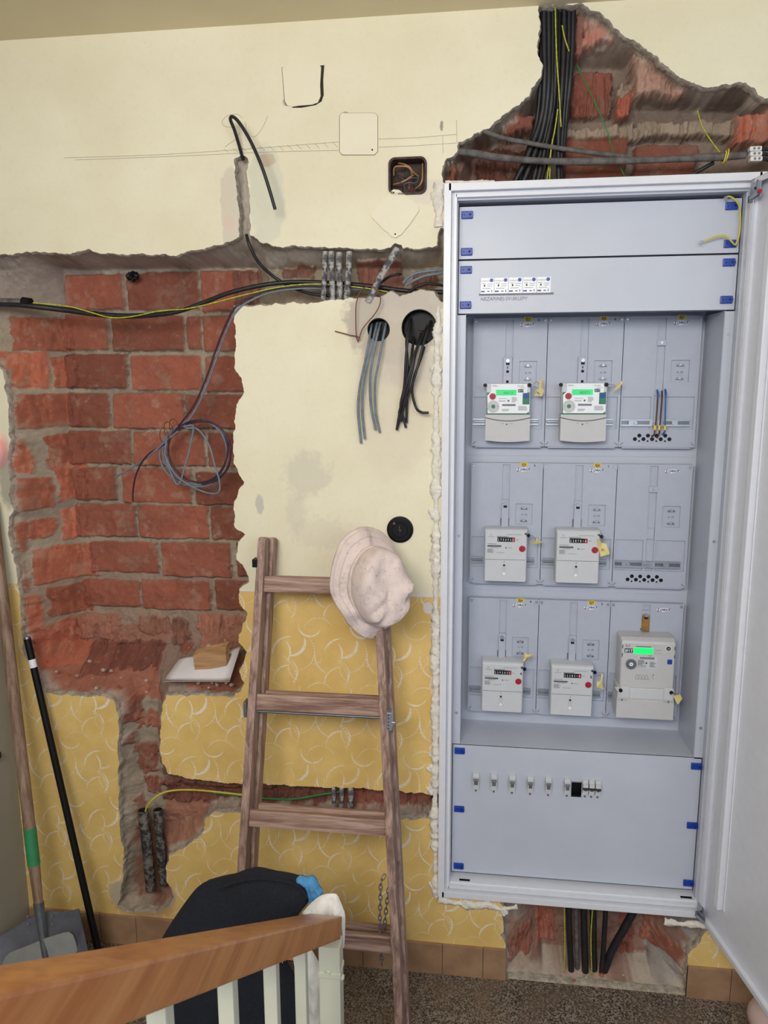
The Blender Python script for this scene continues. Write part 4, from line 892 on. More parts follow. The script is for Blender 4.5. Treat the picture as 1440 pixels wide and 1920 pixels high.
# wires on the cabinet
def cable(name, pts, r, m, label, cat='cable', group=None, Y=0., n=8, sub=6, rad=None, parts=None):
    mb = MB(); P = [at(p[0], p[1], p[2] if len(p) > 2 else Y) for p in pts]
    mb.tube(P, r, m, n, sub, rad); o = mb.build(name, origin=P[0]); return tag(o, label, cat, group)
for k, (pts, m1, lab) in enumerate((([(1234, 732), (1233, 745), (1232, 765), (1230, 790), (1228, 806), (1226, 815), (1222, 818)], W_BROWN, 'brown wire stub with blue tip, left of three under EJ1'),
  ([(1243, 733), (1241, 750), (1239, 775), (1237, 800), (1236, 812), (1232, 821)], W_BROWN, 'dark brown wire stub, middle of three under EJ1'), ([(1249, 731), (1248, 750), (1247, 780), (1247, 800), (1246, 809), (1242, 815)], W_BWIRE, 'blue wire stub, right of three under EJ1'))):
    P = [at(a, b, .225 if i < len(pts)-1 else .247) for i, (a, b) in enumerate(pts)]; P[0].y = .24
    r = empty('connection_wire', P[0], lab, 'wire', 'wire stubs under EJ1')
    mb = MB(); mb.tube(P, .0026, m1, 8); mb.build('insulation', r)
    c = at((1228, 1236, 1246.5)[k], 802, .222); mb = MB(); mb.box((c.x-.0035, .219, c.z-.008), (c.x+.0035, .226, c.z+.008), W_YEL, .001); mb.build('marker_sleeve', r)
    if k != 1: mb = MB(); mb.tube([P[0]+V(0, -.002, .001), P[0]+V(0, -.016, -.012), P[0]+V(-.001, -.017, -.022)], .0030, W_BWIRE, 8); mb.build('sleeve_tip', r)
r = empty('earth_wire', at(1362, 368, .05), 'yellow earth wire with ring lug at the cabinet top right corner', 'wire')
mb = MB(); mb.tube([at(a, b, y) for a, b, y in ((1361, 369, .05), (1370, 369, .045), (1380, 376, .04), (1387, 390, .045), (1388, 415, .05), (1386, 440, .05), (1381, 455, .048), (1378, 459, .045), (1371, 452, .04), (1362, 443, .04), (1350, 442, .04), (1335, 446, .04), (1320, 452, .045))], .0026, W_YWIRE, 8); mb.build('insulation', r)
mb = MB(); c = at(1314, 455, .045); bm = bmesh.new()
mb.tube([c+V(.005*cos(a), 0, .005*sin(a)) for a in [k*pi/6 for k in range(13)]], .0013, W_STEEL, 6, 2); mb.tube([c+V(.004, 0, .001), at(1322, 451, .045)], .0022, W_STEEL, 6); mb.build('ring_lug', r)
mb = MB(); c = at(1360, 370, .045); mb.cyl(c, c+V(0, -.008, -.004), .005, W_STEEL, n=6, smooth=False); mb.build('bolt', r)

# white mounting foam squeezed out round the frame
def foam():
    mb = MB(); rr = random.Random(4)
    def bead(P, r, sd, amp=.35, n=9):     # a lumpy continuous squeeze of foam along P
        ps = []
        for a, b in zip(P, P[1:]):
            k = max(1, int((b-a).length/.0035)); ps += [a.lerp(b, j/k) for j in range(k)]
        rows = []
        for i, p in enumerate(ps):
            t = (ps[min(i+1, len(ps)-1)]-ps[max(i-1, 0)]).normalized(); u = t.cross(V(0, -1, 0)).normalized(); row = []
            e0 = 1.1+1.1*fbm(np.array([p.x*1.0+sd]), np.array([p.z]), 26, 3)[0]
            for j in range(n):
                a = pi*j/(n-1); q = 1+amp*2*fbm(np.array([p.x+sd+j*.012]), np.array([p.z+j*.004]), 85, 3)[0]
                row.append(p+u*(r*1.15*e0*q*cos(a))+V(0, -1, 0)*(r*.8*e0*q*sin(a)))
            rows.append(row)
        mb.add([v for q in rows for v in q], [(i*n+j, i*n+j+1, (i+1)*n+j+1, (i+1)*n+j) for i in range(len(rows)-1) for j in range(n-1)], W_FOAM, True)
    L = lambda pts: [at(x, y, WY-.001) for x, y in pts]
    bead(L([(824, 342), (821, 360), (823, 385), (822, 412), (823, 428)]), .011, 1)
    bead(L([(822, 575), (820, 640), (820, 735), (818, 740), (818, 800), (818, 960), (817, 1100), (817, 1300), (816, 1480), (815, 1520), (816, 1600), (817, 1682)]), .0095, 3)
    bead(L([(822, 1684), (850, 1692), (880, 1697), (915, 1695), (938, 1705), (972, 1699)]), .010, 5); bead(L([(1245, 1727), (1280, 1733), (1326, 1732)]), .008, 8)
    bead(L([(835, 343), (880, 342), (930, 341)]), .004, 7)
    for (px, py, s) in [(817, 735, 1.3), (812, 962, 1.4), (814, 690, 1.2), (808, 1480, 1.3), (810, 1660, 1.1), (806, 1440, 1.1), (945, 1708, 1.2), (880, 1697, 1.2), (817, 372, 1.5)]:
        bm = bmesh.new(); bmesh.ops.create_icosphere(bm, subdivisions=3, radius=1)
        c = at(px, py, WY+.002); sd = rr.random()*9
        for v in bm.verts:
            d = v.co.normalized(); e = 1+.28*math.sin(d.x*3.1+sd)*math.cos(d.z*3.7+sd*2)+.10*math.sin(d.z*7+d.x*6+sd*3)
            v.co = V(d.x*.011*s*e, d.y*.008*s*e, d.z*.015*s*e)
        mb.bm(bm, W_FOAM, Matrix.Translation(c), True)
    o = mb.build('mounting_foam'); tag(o, 'white expanding foam squeezed out along the cabinet frame edges', 'mounting foam', kind='stuff')
foam()
# ---------------------------------------------------------------- boxes and covers on the wall
def flat_plate(mb, pts, Y, th, m, tilt=None):
    q = [at(a, b, Y) for a, b in pts]
    if tilt: q = [v+V(0, tilt(v), 0) for v in q]
    n = len(q); area2 = sum(q[i].x*q[(i+1) % n].z-q[(i+1) % n].x*q[i].z for i in range(n))
    if area2 > 0: q = q[::-1]
    mb.add(list(q)+[v+V(0, th, 0) for v in q], [tuple(range(n))[::-1], tuple(range(n, 2*n))]+[(i, (i+1) % n, n+(i+1) % n, n+i) for i in range(n)], m)
jb = empty('junction_box', at(764, 330, .05), 'open square junction box full of old wires above the hanging lid', 'junction box')
x0, z0, x1, z1 = JB0[0]-.004, JB0[1]-.004, JB1[0]+.004, JB1[1]+.004
mb = MB(); mb.box((x0-.002, .012, z0-.002), (x1+.002, .10, z0+.004), W_DSTEEL); mb = MB()
W_RUST = mat('rusty_box_metal', (72, 54, 46), .75, var=.35, scale=50, bump=.4)
outer_ = rrect(x0, z0, x1, z1, .02, 5); inner_ = rrect(x0+.006, z0+.006, x1-.006, z1-.006, .016, 5); n_ = len(outer_)
vs = [(x, .014, z) for x, z in outer_]+[(x, .014, z) for x, z in inner_]+[(x, .075, z) for x, z in inner_]+[(x, .08, z) for x, z in outer_]
fs = []
for i in range(n_):
    j = (i+1) % n_; fs += [(i, j, n_+j, n_+i), (n_+i, n_+j, 2*n_+j, 2*n_+i), (3*n_+i, i, j, 3*n_+j)][:3]
fs += [tuple(range(2*n_, 3*n_)), tuple(range(3*n_, 4*n_))]
mb.add(vs, fs, W_RUST); mb.build('casing', jb)
def jw(pts, r, m, nm):
    mb = MB(); P = [at(700+a/10.286, 280+b/10.286, .055-.03*sin(pi*i/(len(pts)-1))) for i, (a, b) in enumerate(pts)]; mb.tube(P, r, m, 7); mb.build(nm, jb)
jw([(395, 500), (395, 400), (430, 335), (560, 325), (660, 340), (720, 400), (745, 480), (740, 560)], .0026, W_TAN, 'cable_end')
jw([(480, 265), (600, 290), (700, 350), (760, 430), (860, 515)], .0028, W_TAN, 'cable_end')
jw([(390, 680), (500, 650), (620, 600), (720, 530), (800, 490)], .0026, W_TAN, 'cable_end')
jw([(950, 280), (950, 450), (940, 600), (890, 700), (810, 760)], .0028, W_TAN, 'cable_end')
for pts, m in (([(430, 480), (520, 510), (640, 570)], W_PURP), ([(600, 500), (640, 440), (660, 400)], W_GREEN), ([(880, 500), (860, 600), (800, 650), (690, 640), (600, 680), (610, 770), (660, 840)], W_GCAB), ([(740, 540), (760, 660), (800, 740)], W_BROWN), ([(660, 850), (740, 780), (800, 750)], W_RED), ([(700, 850), (780, 800), (860, 750)], W_COPPER), ([(470, 510), (490, 600), (560, 700), (570, 830)], W_PURP), ([(690, 640), (690, 740), (660, 830)], W_TAN), ([(560, 520), (600, 620), (700, 560), (880, 540)], W_GCAB)):
    jw(pts, .0011, m, 'thin_wire')
def lid(name, pts, Y, th, label, screws, tilt=None, gap=None, gap2=None):
    r = empty(name, at(*pts[0], Y), label, 'cover plate'); mb = MB(); flat_plate(mb, pts, Y, th, M_LID, tilt); mb.build('plate', r)
    for a, b in screws:
        mb = MB(); p = at(a, b, Y); 
        if tilt: p = p+V(0, tilt(p), 0)
        mb.cyl(p+V(0, -.0012, 0), p+V(0, .0006, 0), .0026, W_CRACK, n=10); mb.build('screw_hole', r)
    for g_ in (gap, gap2):
        if g_: mb = MB(); flat_plate(mb, g_, .0192, .0006, W_CRACK); mb.build('dark_gap', r)
M_LID = mat('painted_lid', (232, 224, 199), .6, var=.02, scale=6)
lid('cover_plate', [(733, 358), (738, 355), (748, 356), (756, 362), (783, 385), (785, 390), (785, 396), (770, 418), (752, 440), (747, 442), (742, 446), (733, 443), (730, 438), (718, 430), (712, 422), (697, 408), (695, 400)], .014, .002, 'diamond-hung cream lid dangling under the open junction box', [(741, 439), (738, 361)], lambda v: -.018*max(0, (2.52-v.z)/.1))
lid('cover_plate', [(529, 128), (533, 124), (598, 121), (602, 126), (600, 160), (601, 180), (596, 192), (585, 196), (560, 198), (548, 200), (538, 197), (534, 190)], .0165, .003, 'square cream cover standing ajar with a black gap, near the ceiling', [], None,
    [(592, 124), (608, 122), (606, 150), (607, 178), (603, 190), (592, 197), (565, 202), (548, 202), (548, 196), (590, 190), (597, 180), (599, 150)], [(528.2, 127), (534, 124), (537, 190), (545, 198.5), (537, 198), (533, 190)])
lid('cover_plate', [(637, 216), (641, 212), (703, 212), (708, 217), (708, 284), (702, 290), (642, 290), (637, 285)], .0180, .002, 'flush square cream cover between the pencilled lines', [(698, 281)], None, [(636.3, 216), (640.7, 211.6), (703.3, 211.6), (708.7, 217), (708.8, 284.5), (702.3, 291), (641.7, 291), (636.2, 285)])
mb = MB(); c = at(749, 995, .0); r_ = .0445
rb = empty('round_cover', c, 'round black cover on cream wall above the hat', 'cover plate')
mb.cyl((c.x, WY, c.z), (c.x, WY-.009, c.z), r_, W_BLACK, r_*.96, 40); mb.cyl((c.x, WY-.009, c.z), (c.x, WY-.013, c.z), r_*.96, W_BLACK, r_*.8, 40); mb.cyl((c.x, WY-.013, c.z), (c.x, WY-.016, c.z), r_*.6, W_BLACK, r_*.55, 32); mb.build('disc', rb)
mb = MB(); mb.cyl((c.x-.018, WY-.0145, c.z+.022), (c.x-.018, WY-.012, c.z+.022), .0045, W_COPPER, n=14); mb.build('copper_screw', rb)
mb = MB()
for k, t_ in enumerate(('\u2022', 'I', 'V', '\u2022')): mb.text('.' if k in (0, 3) else t_, c.x-.002, WY-.0165, c.z+.014-.009*k, .011, W_GINK)
mb.build('raised_mark', rb)
def cup(px, py, r, label):
    c = at(px, py, WY); o = empty('round_wall_box', (c.x, WY+.03, c.z), label, 'socket box'); mb = MB(); n = 36
    ring_ = lambda rr, y: [(c.x+rr*cos(2*pi*k/n), y, c.z+rr*sin(2*pi*k/n)) for k in range(n)]
    R_ = [ring_(r+.0005, WY-.001), ring_(r-.002, WY-.0015), ring_(r-.003, WY+.045), ring_(r+.001, WY+.047)]
    vs = [v for q in R_ for v in q]; mb.add(vs, [(i*n+k, i*n+(k+1) % n, (i+1)*n+(k+1) % n, (i+1)*n+k) for i in range(3) for k in range(n)]+[tuple(range(2*n, 3*n))], W_BLACK, False)
    mb.build('cup', o)
    mb = MB(); mb.cyl((c.x+r*.1, WY+.035, c.z+r*.1), (c.x+r*.1, WY+.045, c.z+r*.1), r*.25, W_BLACK, n=16); mb.build('knockout', o)
cup(710, 618, .0355, 'smaller round black wall box with blue-grey cables'); cup(786, 614, .0555, 'larger round black wall box with black cables next to the cabinet')

# ---------------------------------------------------------------- cables in the wall
G1 = 'blue-grey cables from the smaller round box'
for k, pts in enumerate(([(697, 607, .05), (692, 639, -.01), (683, 684, -.015), (674, 730, -.005), (671, 770, .0), (677, 831, .008)], [(707, 606, .05), (700, 636, -.012), (689, 678, -.02), (681, 727, -.01), (679, 770, 0.), (684, 823, .006)],
    [(713, 606, .05), (707, 629, -.01), (700, 666, -.02), (694, 709, -.015), (695, 758, 0.), (704, 806, .006)], [(724, 606, .05), (718, 635, -.005), (709, 684, -.015), (703, 721, -.012), (704, 770, 0.), (712, 811, .007)])):
    cable('cable', pts, .0041, W_GCAB, ('leftmost', 'second from left', 'second from right', 'rightmost')[k]+' of four blue-grey cables hanging from the smaller round box', group=G1)
G2 = 'black cables from the larger round box'
for k, pts in enumerate(([(770, 596, .05), (765, 629, -.012), (761, 672, -.02), (758, 724, -.01), (751, 761, 0.), (757, 785, .005), (761, 802, .006)], [(808, 602, .05), (796, 636, -.012), (784, 684, -.028), (771, 727, -.022), (756, 767, -.008), (744, 806, .004)],
    [(802, 611, .05), (781, 654, -.01), (768, 700, -.03), (756, 745, -.02), (750, 770, -.008), (744, 806, .0)], [(799, 640, .04), (787, 678, -.015), (776, 709, -.02), (773, 736, -.015), (780, 764, -.012), (790, 773, -.02), (804, 774, -.02)],
    [(776, 632, .04), (771, 672, -.008), (765, 724, -.006), (763, 760, .002), (762, 793, .006)], [(768, 605, .05), (762, 640, -.008), (764, 690, -.012), (757, 740, -.006), (748, 775, .0)], [(790, 625, .05), (778, 668, -.018), (768, 715, -.026), (758, 755, -.014), (752, 790, .0)])):
    cable('cable', pts, .0043, W_CAB, ('outer left black cable in the bunch from the larger round box', 'longest black cable in the bunch from the larger round box', 'black cable crossing in front of the bunch from the larger round box', 'black cable with upturned end under the larger round box', 'straight black cable at back of the bunch from the larger round box', 'thin left black cable in the bunch from the larger round box', 'middle black cable in the bunch from the larger round box')[k], group=G2)
cable('cable', [(456, 300, .03), (449, 275, .0), (440, 245, -.03), (432, 224, -.05), (437, 219, -.06), (450, 232, -.07), (470, 265, -.08), (490, 310, -.085), (505, 355, -.08), (516, 393, -.07)], .0052, W_CAB, 'black cable bent out of the wall slot like a hook')
cable('cable', [(462, 440, .03), (468, 460, .02), (485, 492, .04), (515, 520, .07), (550, 540, .07), (590, 552, .06), (640, 556, .06)], .0052, W_CAB, 'black cable running from the wall slot down into the channel')
cable('cable', [(-40, 570, .02), (20, 571, .02), (60, 574, .02), (120, 581, .05), (200, 591, .06), (265, 592, .06), (330, 585, .05), (385, 566, .05), (430, 549, .04), (490, 535, .04), (545, 529, .05), (610, 530, .06), (690, 536, .06), (760, 545, .06), (835, 548, .06)], .0088, W_CAB, 'thick black cable sagging along the top of the brick niche', rad=lambda t: .0072+.0022*sin(min(1, t*2.2)*pi))
cable('wire', [(62, 568, .02), (125, 574, .035), (165, 584, .045), (205, 595, .045), (245, 594, .045), (300, 583, .04), (350, 579, .035), (400, 568, .035), (450, 555, .03), (510, 541, .03), (560, 534, .035), (610, 533, .045), (690, 541, .05), (740, 550, .05)], .0022, W_GYEL, 'green-yellow wire following the thick black cable across the niche', 'wire', n=6)
cable('cable', [(740, 546, .06), (690, 538, .06), (610, 537, .06), (560, 537, .04), (510, 543, .04), (470, 556, .03), (442, 575, .01), (425, 605, .03), (405, 655, .06), (388, 705, .07), (365, 758, .08), (338, 795, .09), (310, 830, .1), (275, 855, .1), (257, 885, .12), (250, 915, .14), (249, 940, .15)], .0032, W_PURP, 'purple-black cable dropping from the channel to the coil')
cable('cable', [(742, 551, .06), (690, 543, .065), (610, 541, .065), (560, 541, .045), (510, 548, .045), (473, 562, .035), (446, 580, .015), (430, 608, .03), (410, 660, .06), (392, 712, .07), (370, 762, .08), (345, 798, .085), (312, 826, .09), (285, 850, .1), (255, 872, .12), (235, 884, .13), (216, 895, .14)], .0034, W_GCAB, 'blue-grey cable dropping from the channel past the coil')
def loop(cx, cy, rx, ry, a0, turns, Y, dr, m, label, r=.0033, wob=3, tail=()):
    n = int(turns*14); P = []
    for k in range(n+1):
        t = a0+2*pi*turns*k/n; e = 1+dr*k/n; P.append((cx+rx*e*cos(t)+wob*sin(k*.7), cy+ry*e*sin(t)+wob*cos(k*.9), Y-.012*sin(k*.45)))
    cable('cable_coil', P+list(tail), r, m, label, 'cable coil', 'coiled cables hanging in the niche', sub=3)
loop(366, 850, 60, 58, -2.6, 2.2, .10, .1, W_GCAB, 'blue-grey outer loops of the cable coil hanging in the niche')
loop(371, 846, 56, 56, -2.3, 1.6, .085, .08, W_PURP, 'dark purple-black loops inside the cable coil in the niche')
cable('cable', [(345, 800, .08), (362, 799, .07), (358, 830, .07), (348, 870, .075), (335, 908, .08), (322, 890, .08), (310, 855, .085), (312, 825, .09)], .0033, W_GCAB, 'small narrow blue-grey loop hanging inside the coil')
cable('cable', [(350, 803, .07), (372, 806, .06), (392, 835, .06), (402, 870, .06), (412, 905, .06), (408, 924, .06), (385, 923, .065), (352, 908, .07), (325, 885, .08), (308, 850, .08)], .0033, W_GCAB, 'long drooping blue-grey loop below the coil')
for k, (cx, cy) in enumerate(((326, 800), (316, 806), (308, 818))):
    P = [at(cx+8*cos(t)+2*sin(t), cy+15*sin(t), .085-.014*cos(t+1)) for t in [2*pi*j/12 for j in range(13)]]
    mb = MB(); mb.tube(P, .0014, W_COPPER, 5, 3); tag(mb.build('wire_tie', origin=P[0]), 'brown wire twisted round the neck of the cable coil, '+('upper', 'middle', 'lower')[k]+' turn', 'wire tie', 'brown ties on the coil')
cable('wire', [(628, 621, .012), (640, 624, .01), (655, 628, .008), (672, 632, .005), (671, 640, .006), (668, 628, .0), (667, 600, -.008), (668, 570, -.01), (676, 546, -.01), (690, 537, -.012), (705, 541, -.012), (713, 556, -.012), (712, 571, -.012), (704, 587, -.01), (689, 605, -.008), (679, 618, -.004), (673, 636, .0)], .0017, W_COPPER, 'rusty brown wire loop twisted beside the smaller round box', 'wire', n=6, sub=5)
for k, pts in enumerate(([(756, 530, .06), (768, 518, .05), (790, 510, .05), (835, 505, .06)], [(762, 534, .06), (780, 524, .05), (802, 516, .05), (835, 512, .06)], [(765, 548, .05), (785, 536, .04), (805, 532, .045), (835, 536, .06)])):
    cable('cable', pts, .0045, (W_GCAB, W_GCAB, W_CAB)[k], ('upper blue-grey cable curving behind the cabinet above the round boxes', 'lower blue-grey cable curving behind the cabinet above the round boxes', 'black cable entering the wall behind the cabinet above the round boxes')[k])
cable('cable', [(712, 532, .07), (728, 520, .06), (742, 515, .06), (753, 514, .07)], .004, W_CAB, 'short black cable stub behind the slanted conduit')
def strip(name, pts, r, m, label, group=None, cat='conduit', open_=False, fl=.7):
    mb = MB(); P = [at(*p) for p in pts]; mb.tube(P, r, m, 10, 5)
    o = mb.build(name, origin=P[0]); return tag(o, label, cat, group)
GS = 'plaster-stained conduits in the top channel'
strip('wall_conduit', [(610, 472, .035), (609, 500, .03), (608, 530, .028), (606, 562, .035)], .0085, W_STRIP, 'leftmost plaster-stained conduit crossing the top channel', GS)
strip('wall_conduit', [(621, 472, .03), (622, 505, .025), (623, 535, .024), (624, 562, .03)], .0095, W_STRIP, 'second plaster-stained conduit crossing the top channel', GS)
strip('wall_conduit', [(636, 474, .03), (636, 505, .025), (637, 535, .024), (636, 560, .03)], .0098, W_STRIP, 'third plaster-stained conduit crossing the top channel', GS)
strip('wall_conduit', [(655, 472, .03), (654, 500, .026), (652, 530, .026), (650, 560, .03)], .0098, W_STRIP, 'rightmost upright plaster-stained conduit crossing the top channel', GS)
strip('wall_conduit', [(745, 466, .02), (727, 496, .012), (708, 530, .012), (690, 566, .02)], .0105, W_STRIP, 'slanted plaster-stained conduit beside the brown wire loop')
GL = 'conduits crossing the lower channel'
for k, x in enumerate((625, 640, 657)): strip('wall_conduit', [(x, 1474, .03), (x+1, 1492, .025), (x, 1512, .03)], (.007, .0075, .010)[k], W_STRIP, ('left', 'middle', 'right')[k]+' grey conduit crossing the lower channel beside the ladder', GL)
def pipe(pts, r, label):
    P = [at(*p) for p in pts]; o = empty('pipe', P[-1], label, 'pipe', 'dusty pipes in the vertical chase'); mb = MB(); mb.tube(P, r, W_CONDUIT, 18, 5); mb.build('tube', o)
    d = (P[0]-P[1]).normalized(); mb = MB(); mb.cyl(P[0], P[0]+d*.0015, r*.82, W_BLACK, n=18); mb.build('open_end', o)
pipe([(268, 1519, .035), (274, 1570, .03), (279, 1620, .03), (283, 1668, .035)], .0195, 'left and longer dusty black pipe standing in the vertical chase')
pipe([(296, 1518, .045), (299, 1560, .04), (303, 1610, .04), (308, 1658, .045)], .0165, 'right and shorter dusty black pipe standing in the vertical chase')
mb = MB(); P = [at(*p) for p in ((272, 1524, .03), (276, 1512, .02), (286, 1499, .02), (302, 1488, .03), (325, 1482, .04), (360, 1481, .045), (400, 1484, .045), (455, 1490, .045))]
o = empty('earth_wire', P[0], 'green and yellow earth wire rising from the dusty pipe into the lower channel', 'wire'); mb.tube(P, .0036, W_YWIRE, 8); mb.build('yellow_side', o)
mb = MB(); Q = [at(*p) for p in ((400, 1486, .046), (455, 1492, .046), (500, 1497, .046), (550, 1498, .046), (600, 1490, .05), (640, 1484, .06))]; mb.tube(Q, .0036, W_GRN, 8); mb.build('green_side', o)
strip('wall_conduit', [(-40, 566, .03), (0, 566, .028), (46, 567, .028)], .0125, W_DUSTC, 'grey conduit end sticking out at the left of the niche')
mb = MB(); a, b = at(44, 567, .028), at(58, 568, .026); mb.cyl(a, b, .018, W_BLACK, .016, 18); tag(mb.build('cable_sleeve', origin=a), 'black rubber sleeve on the grey conduit end', 'sleeve')
# bundle in the shaft above the cabinet
GB = 'black cables in the shaft above the cabinet'
TOPB = [([(1020, 2), (1020, 60), (1021, 150), (1015, 220), (990, 290), (962, 348)], .0085), ([(1028, 2), (1029, 80), (1028, 170), (1018, 240), (998, 300), (978, 348)], .009), ([(1037, 2), (1037, 100), (1034, 190), (1024, 250), (1010, 300), (998, 348)], .009),
 ([(1049, 2), (1048, 110), (1045, 200), (1036, 270), (1020, 348)], .0075), ([(1058, 2), (1057, 90), (1053, 170), (1047, 250), (1048, 348)], .0075), ([(1067, 2), (1066, 80), (1062, 150), (1056, 230), (1052, 300), (1052, 348)], .0065), ([(1075, 2), (1073, 90), (1068, 160), (1061, 220), (1056, 280)], .0085), ([(1015, 4), (1015, 80), (1014, 150), (1006, 230), (985, 300), (972, 348)], .008), ([(1043, 4), (1042, 120), (1038, 200), (1024, 270), (1006, 348)], .007)]
for k, (pts, r_) in enumerate(TOPB):
    cable('cable', [(a, b, .05+.022*((k*5) % 4)/3+(.0 if b < 200 else .02)) for a, b in pts], r_, W_CAB, ('second black cable from the left', 'third black cable from the left', 'fourth black cable from the left', 'fourth black cable from the right', 'third black cable from the right', 'second black cable from the right', 'rightmost black cable, ending early,', 'leftmost black cable', 'middle black cable')[k]+' in the shaft bundle above the cabinet', group=GB)
cable('wire', [(1041, 8, .03), (1043, 90, .03), (1048, 170, .03), (1052, 238, .04)], .0021, W_GYEL, 'long green-yellow wire in front of the black shaft cables', 'wire', n=6)
cable('wire', [(1054, 48, .03), (1059, 72, .03), (1067, 96, .045)], .0021, W_GYEL, 'short green-yellow wire crossing the top of the shaft cables', 'wire', n=6)
cable('wire', [(1046, 205, .04), (1040, 245, .04), (1034, 275, .05), (1024, 348, .07)], .0021, W_GYEL, 'green-yellow wire fanning out left below the shaft cables', 'wire', n=6)
cable('wire', [(1036, 260, .05), (1032, 300, .06), (1030, 348, .07)], .0021, W_GYEL, 'green-yellow wire hanging straight behind the thick grey cable', 'wire', n=6)
cable('wire', [(1082, 122, .08), (1100, 160, .07), (1118, 198, .06), (1138, 245, .055), (1150, 285, .07), (1178, 345, .09)], .0016, W_GRN, 'thin green wire slanting across the bricks above the cabinet', 'wire', n=6)
cable('wire', [(1308, 208, .09), (1316, 235, .08), (1332, 262, .06), (1350, 286, .04)], .0018, W_GYEL, 'thin green-yellow wire meeting the grey cable at the right', 'wire', n=6)
cable('cable', [(850, 284, .04), (885, 287, .03), (930, 295, .03), (1000, 301, .03), (1060, 303, .035), (1140, 302, .04), (1220, 300, .04), (1290, 297, .04), (1350, 294, .04), (1398, 291, .04)], .0115, W_DUSTC, 'thick dusty grey cable lying across above the cabinet', rad=lambda t: .0095+.0022*sin(t*9)**2)
cable('cable', [(908, 246, .03), (940, 258, .03), (985, 267, .04), (1030, 275, .05), (1090, 284, .06), (1150, 291, .06), (1180, 294, .06)], .0072, W_DUSTC, 'thinner dark grey cable sloping to the thick cable above the cabinet')
cable('cable', [(1338, 305, .06), (1322, 314, .06), (1300, 326, .07)], .0055, W_CAB, 'short black cable end under the thick grey cable at the right')
for k, (a, b, e, f) in enumerate(((1356, 284, 1360, 306), (1359, 280, 1366, 303))):
    mb = MB(); c = at((a+e)/2, (b+f)/2, .04); P = [c+V(.003*sin(t), .015*cos(t), .017*sin(t)) for t in [2*pi*j/12 for j in range(13)]]; mb.tube(P, .0022, W_YWIRE, 6, 2); tag(mb.build('wire_tie', origin=c), 'yellow wire ring round the thick grey cable, '+('left one', 'right one')[k], 'wire tie', 'yellow ties on the grey cable')
cable('wire', [(1398, 288, .04), (1404, 285, .035), (1412, 282, .03)], .003, W_BWIRE, 'short blue core entering the terminal block', 'wire', n=6)
tb = empty('terminal_block', at(1415, 288, .03), 'white screw terminal block at the right edge above the cabinet', 'terminal block')
for k in range(3):
    mb = MB(); a = at(1404+k*.5, 276+k*9.5, .03); mb.box((a.x, .018, a.z-.0135), (a.x+.034, .042, a.z), W_TERM, .004); mb.cyl((a.x+.012, .016, a.z-.007), (a.x+.012, .019, a.z-.007), .0035, W_GINK, n=10); mb.cyl((a.x+.024, .016, a.z-.007), (a.x+.024, .019, a.z-.007), .0035, W_GINK, n=10); mb.build('terminal', tb)
for k in range(3): cable('cable', [(1424, 281+k*8, .03), (1440, 280+k*10, .035), (1475, 284+k*16, .06), (1520, 300+k*20, .07)], .0055, W_CAB, ('upper', 'middle', 'lower')[k]+' black cable leaving the terminal block', group='cables right of the terminal block')
GD = 'cables below the cabinet'
for k, (pts, r_, m, lab, c_) in enumerate((([(1066, 1690), (1068, 1760), (1072, 1836)], .011, W_CAB, 'leftmost thick black cable under the cabinet', 'cable'), ([(1080, 1690), (1081, 1760), (1083, 1838)], .008, W_DUSTC, 'grey cable among the black ones under the cabinet', 'cable'), ([(1094, 1690), (1096, 1770), (1098, 1840)], .012, W_CAB, 'middle thick black cable under the cabinet', 'cable'), ([(1112, 1690), (1113, 1770), (1114, 1842)], .012, W_CAB, 'thick black cable right of the middle under the cabinet', 'cable'),
  ([(1136, 1700), (1132, 1770), (1126, 1843)], .009, W_CAB, 'black cable beside the slanting one under the cabinet', 'cable'), ([(1190, 1705), (1168, 1745), (1146, 1785), (1126, 1838)], .015, W_CAB, 'thickest black cable slanting down under the cabinet', 'cable'))):
    cable('cable', [(a, b, .085+.012*(k % 2)) for a, b in pts], r_, m, lab, c_, GD)
for k, pts in enumerate(([(1058, 1700), (1059, 1770), (1057, 1834)], [(1111, 1704), (1108, 1760), (1110, 1840)])): cable('wire', [(a, b, .068) for a, b in pts], .0022, W_GYEL, ('left', 'right')[k]+' green-yellow wire between the cables under the cabinet', 'wire', GD, n=6)
# ledge objects
ppr = empty('paper_sheet', at(375, 1255, .06), 'white paper sheet lying on the niche ledge under wood blocks', 'paper')
def warp_quad(mb, q, m, th, n=8, f=lambda u, v: 0):
    a, b, c, d = q; vs = []
    for i in range(n+1):
        for j in range(n+1):
            u, v = i/n, j/n; p = (a*(1-u)+b*u)*(1-v)+(d*(1-u)+c*u)*v; p = p+V(0, 0, f(u, v)); vs.append(p)
    N = len(vs); vs2 = vs+[p-V(0, 0, th) for p in vs]; fs = []
    for i in range(n):
        for j in range(n):
            k = i*(n+1)+j; fs.append((k, k+n+1, k+n+2, k+1)); fs.append((N+k, N+k+1, N+k+n+2, N+k+n+1))
    for i in range(n):
        for s_ in (0, n): k = i*(n+1)+s_; fs.append((k, k+n+1, N+k+n+1, N+k))
        for s_ in (0, n): k = s_*(n+1)+i; fs.append((k, k+1, N+k+1, N+k))
    mb.add(vs2, fs, m, True)
mb = MB(); q = [at(306, 1277, .0), at(430, 1278, .0), at(452, 1216, .12), at(338, 1232, .12)]; warp_quad(mb, q, W_PAPER, .0012, 8, lambda u, v: .004*sin(u*3)*sin(v*3)+.012*max(0, u-.8)*v*5); mb.build('sheet', ppr)
mb = MB()
for v_ in (.25, .45, .8): mb.box(tuple(q[0].lerp(q[3], v_)+V(.05, 0, .0035)), tuple(q[0].lerp(q[3], v_)+V(.10, .002, .0042)), W_GINK)
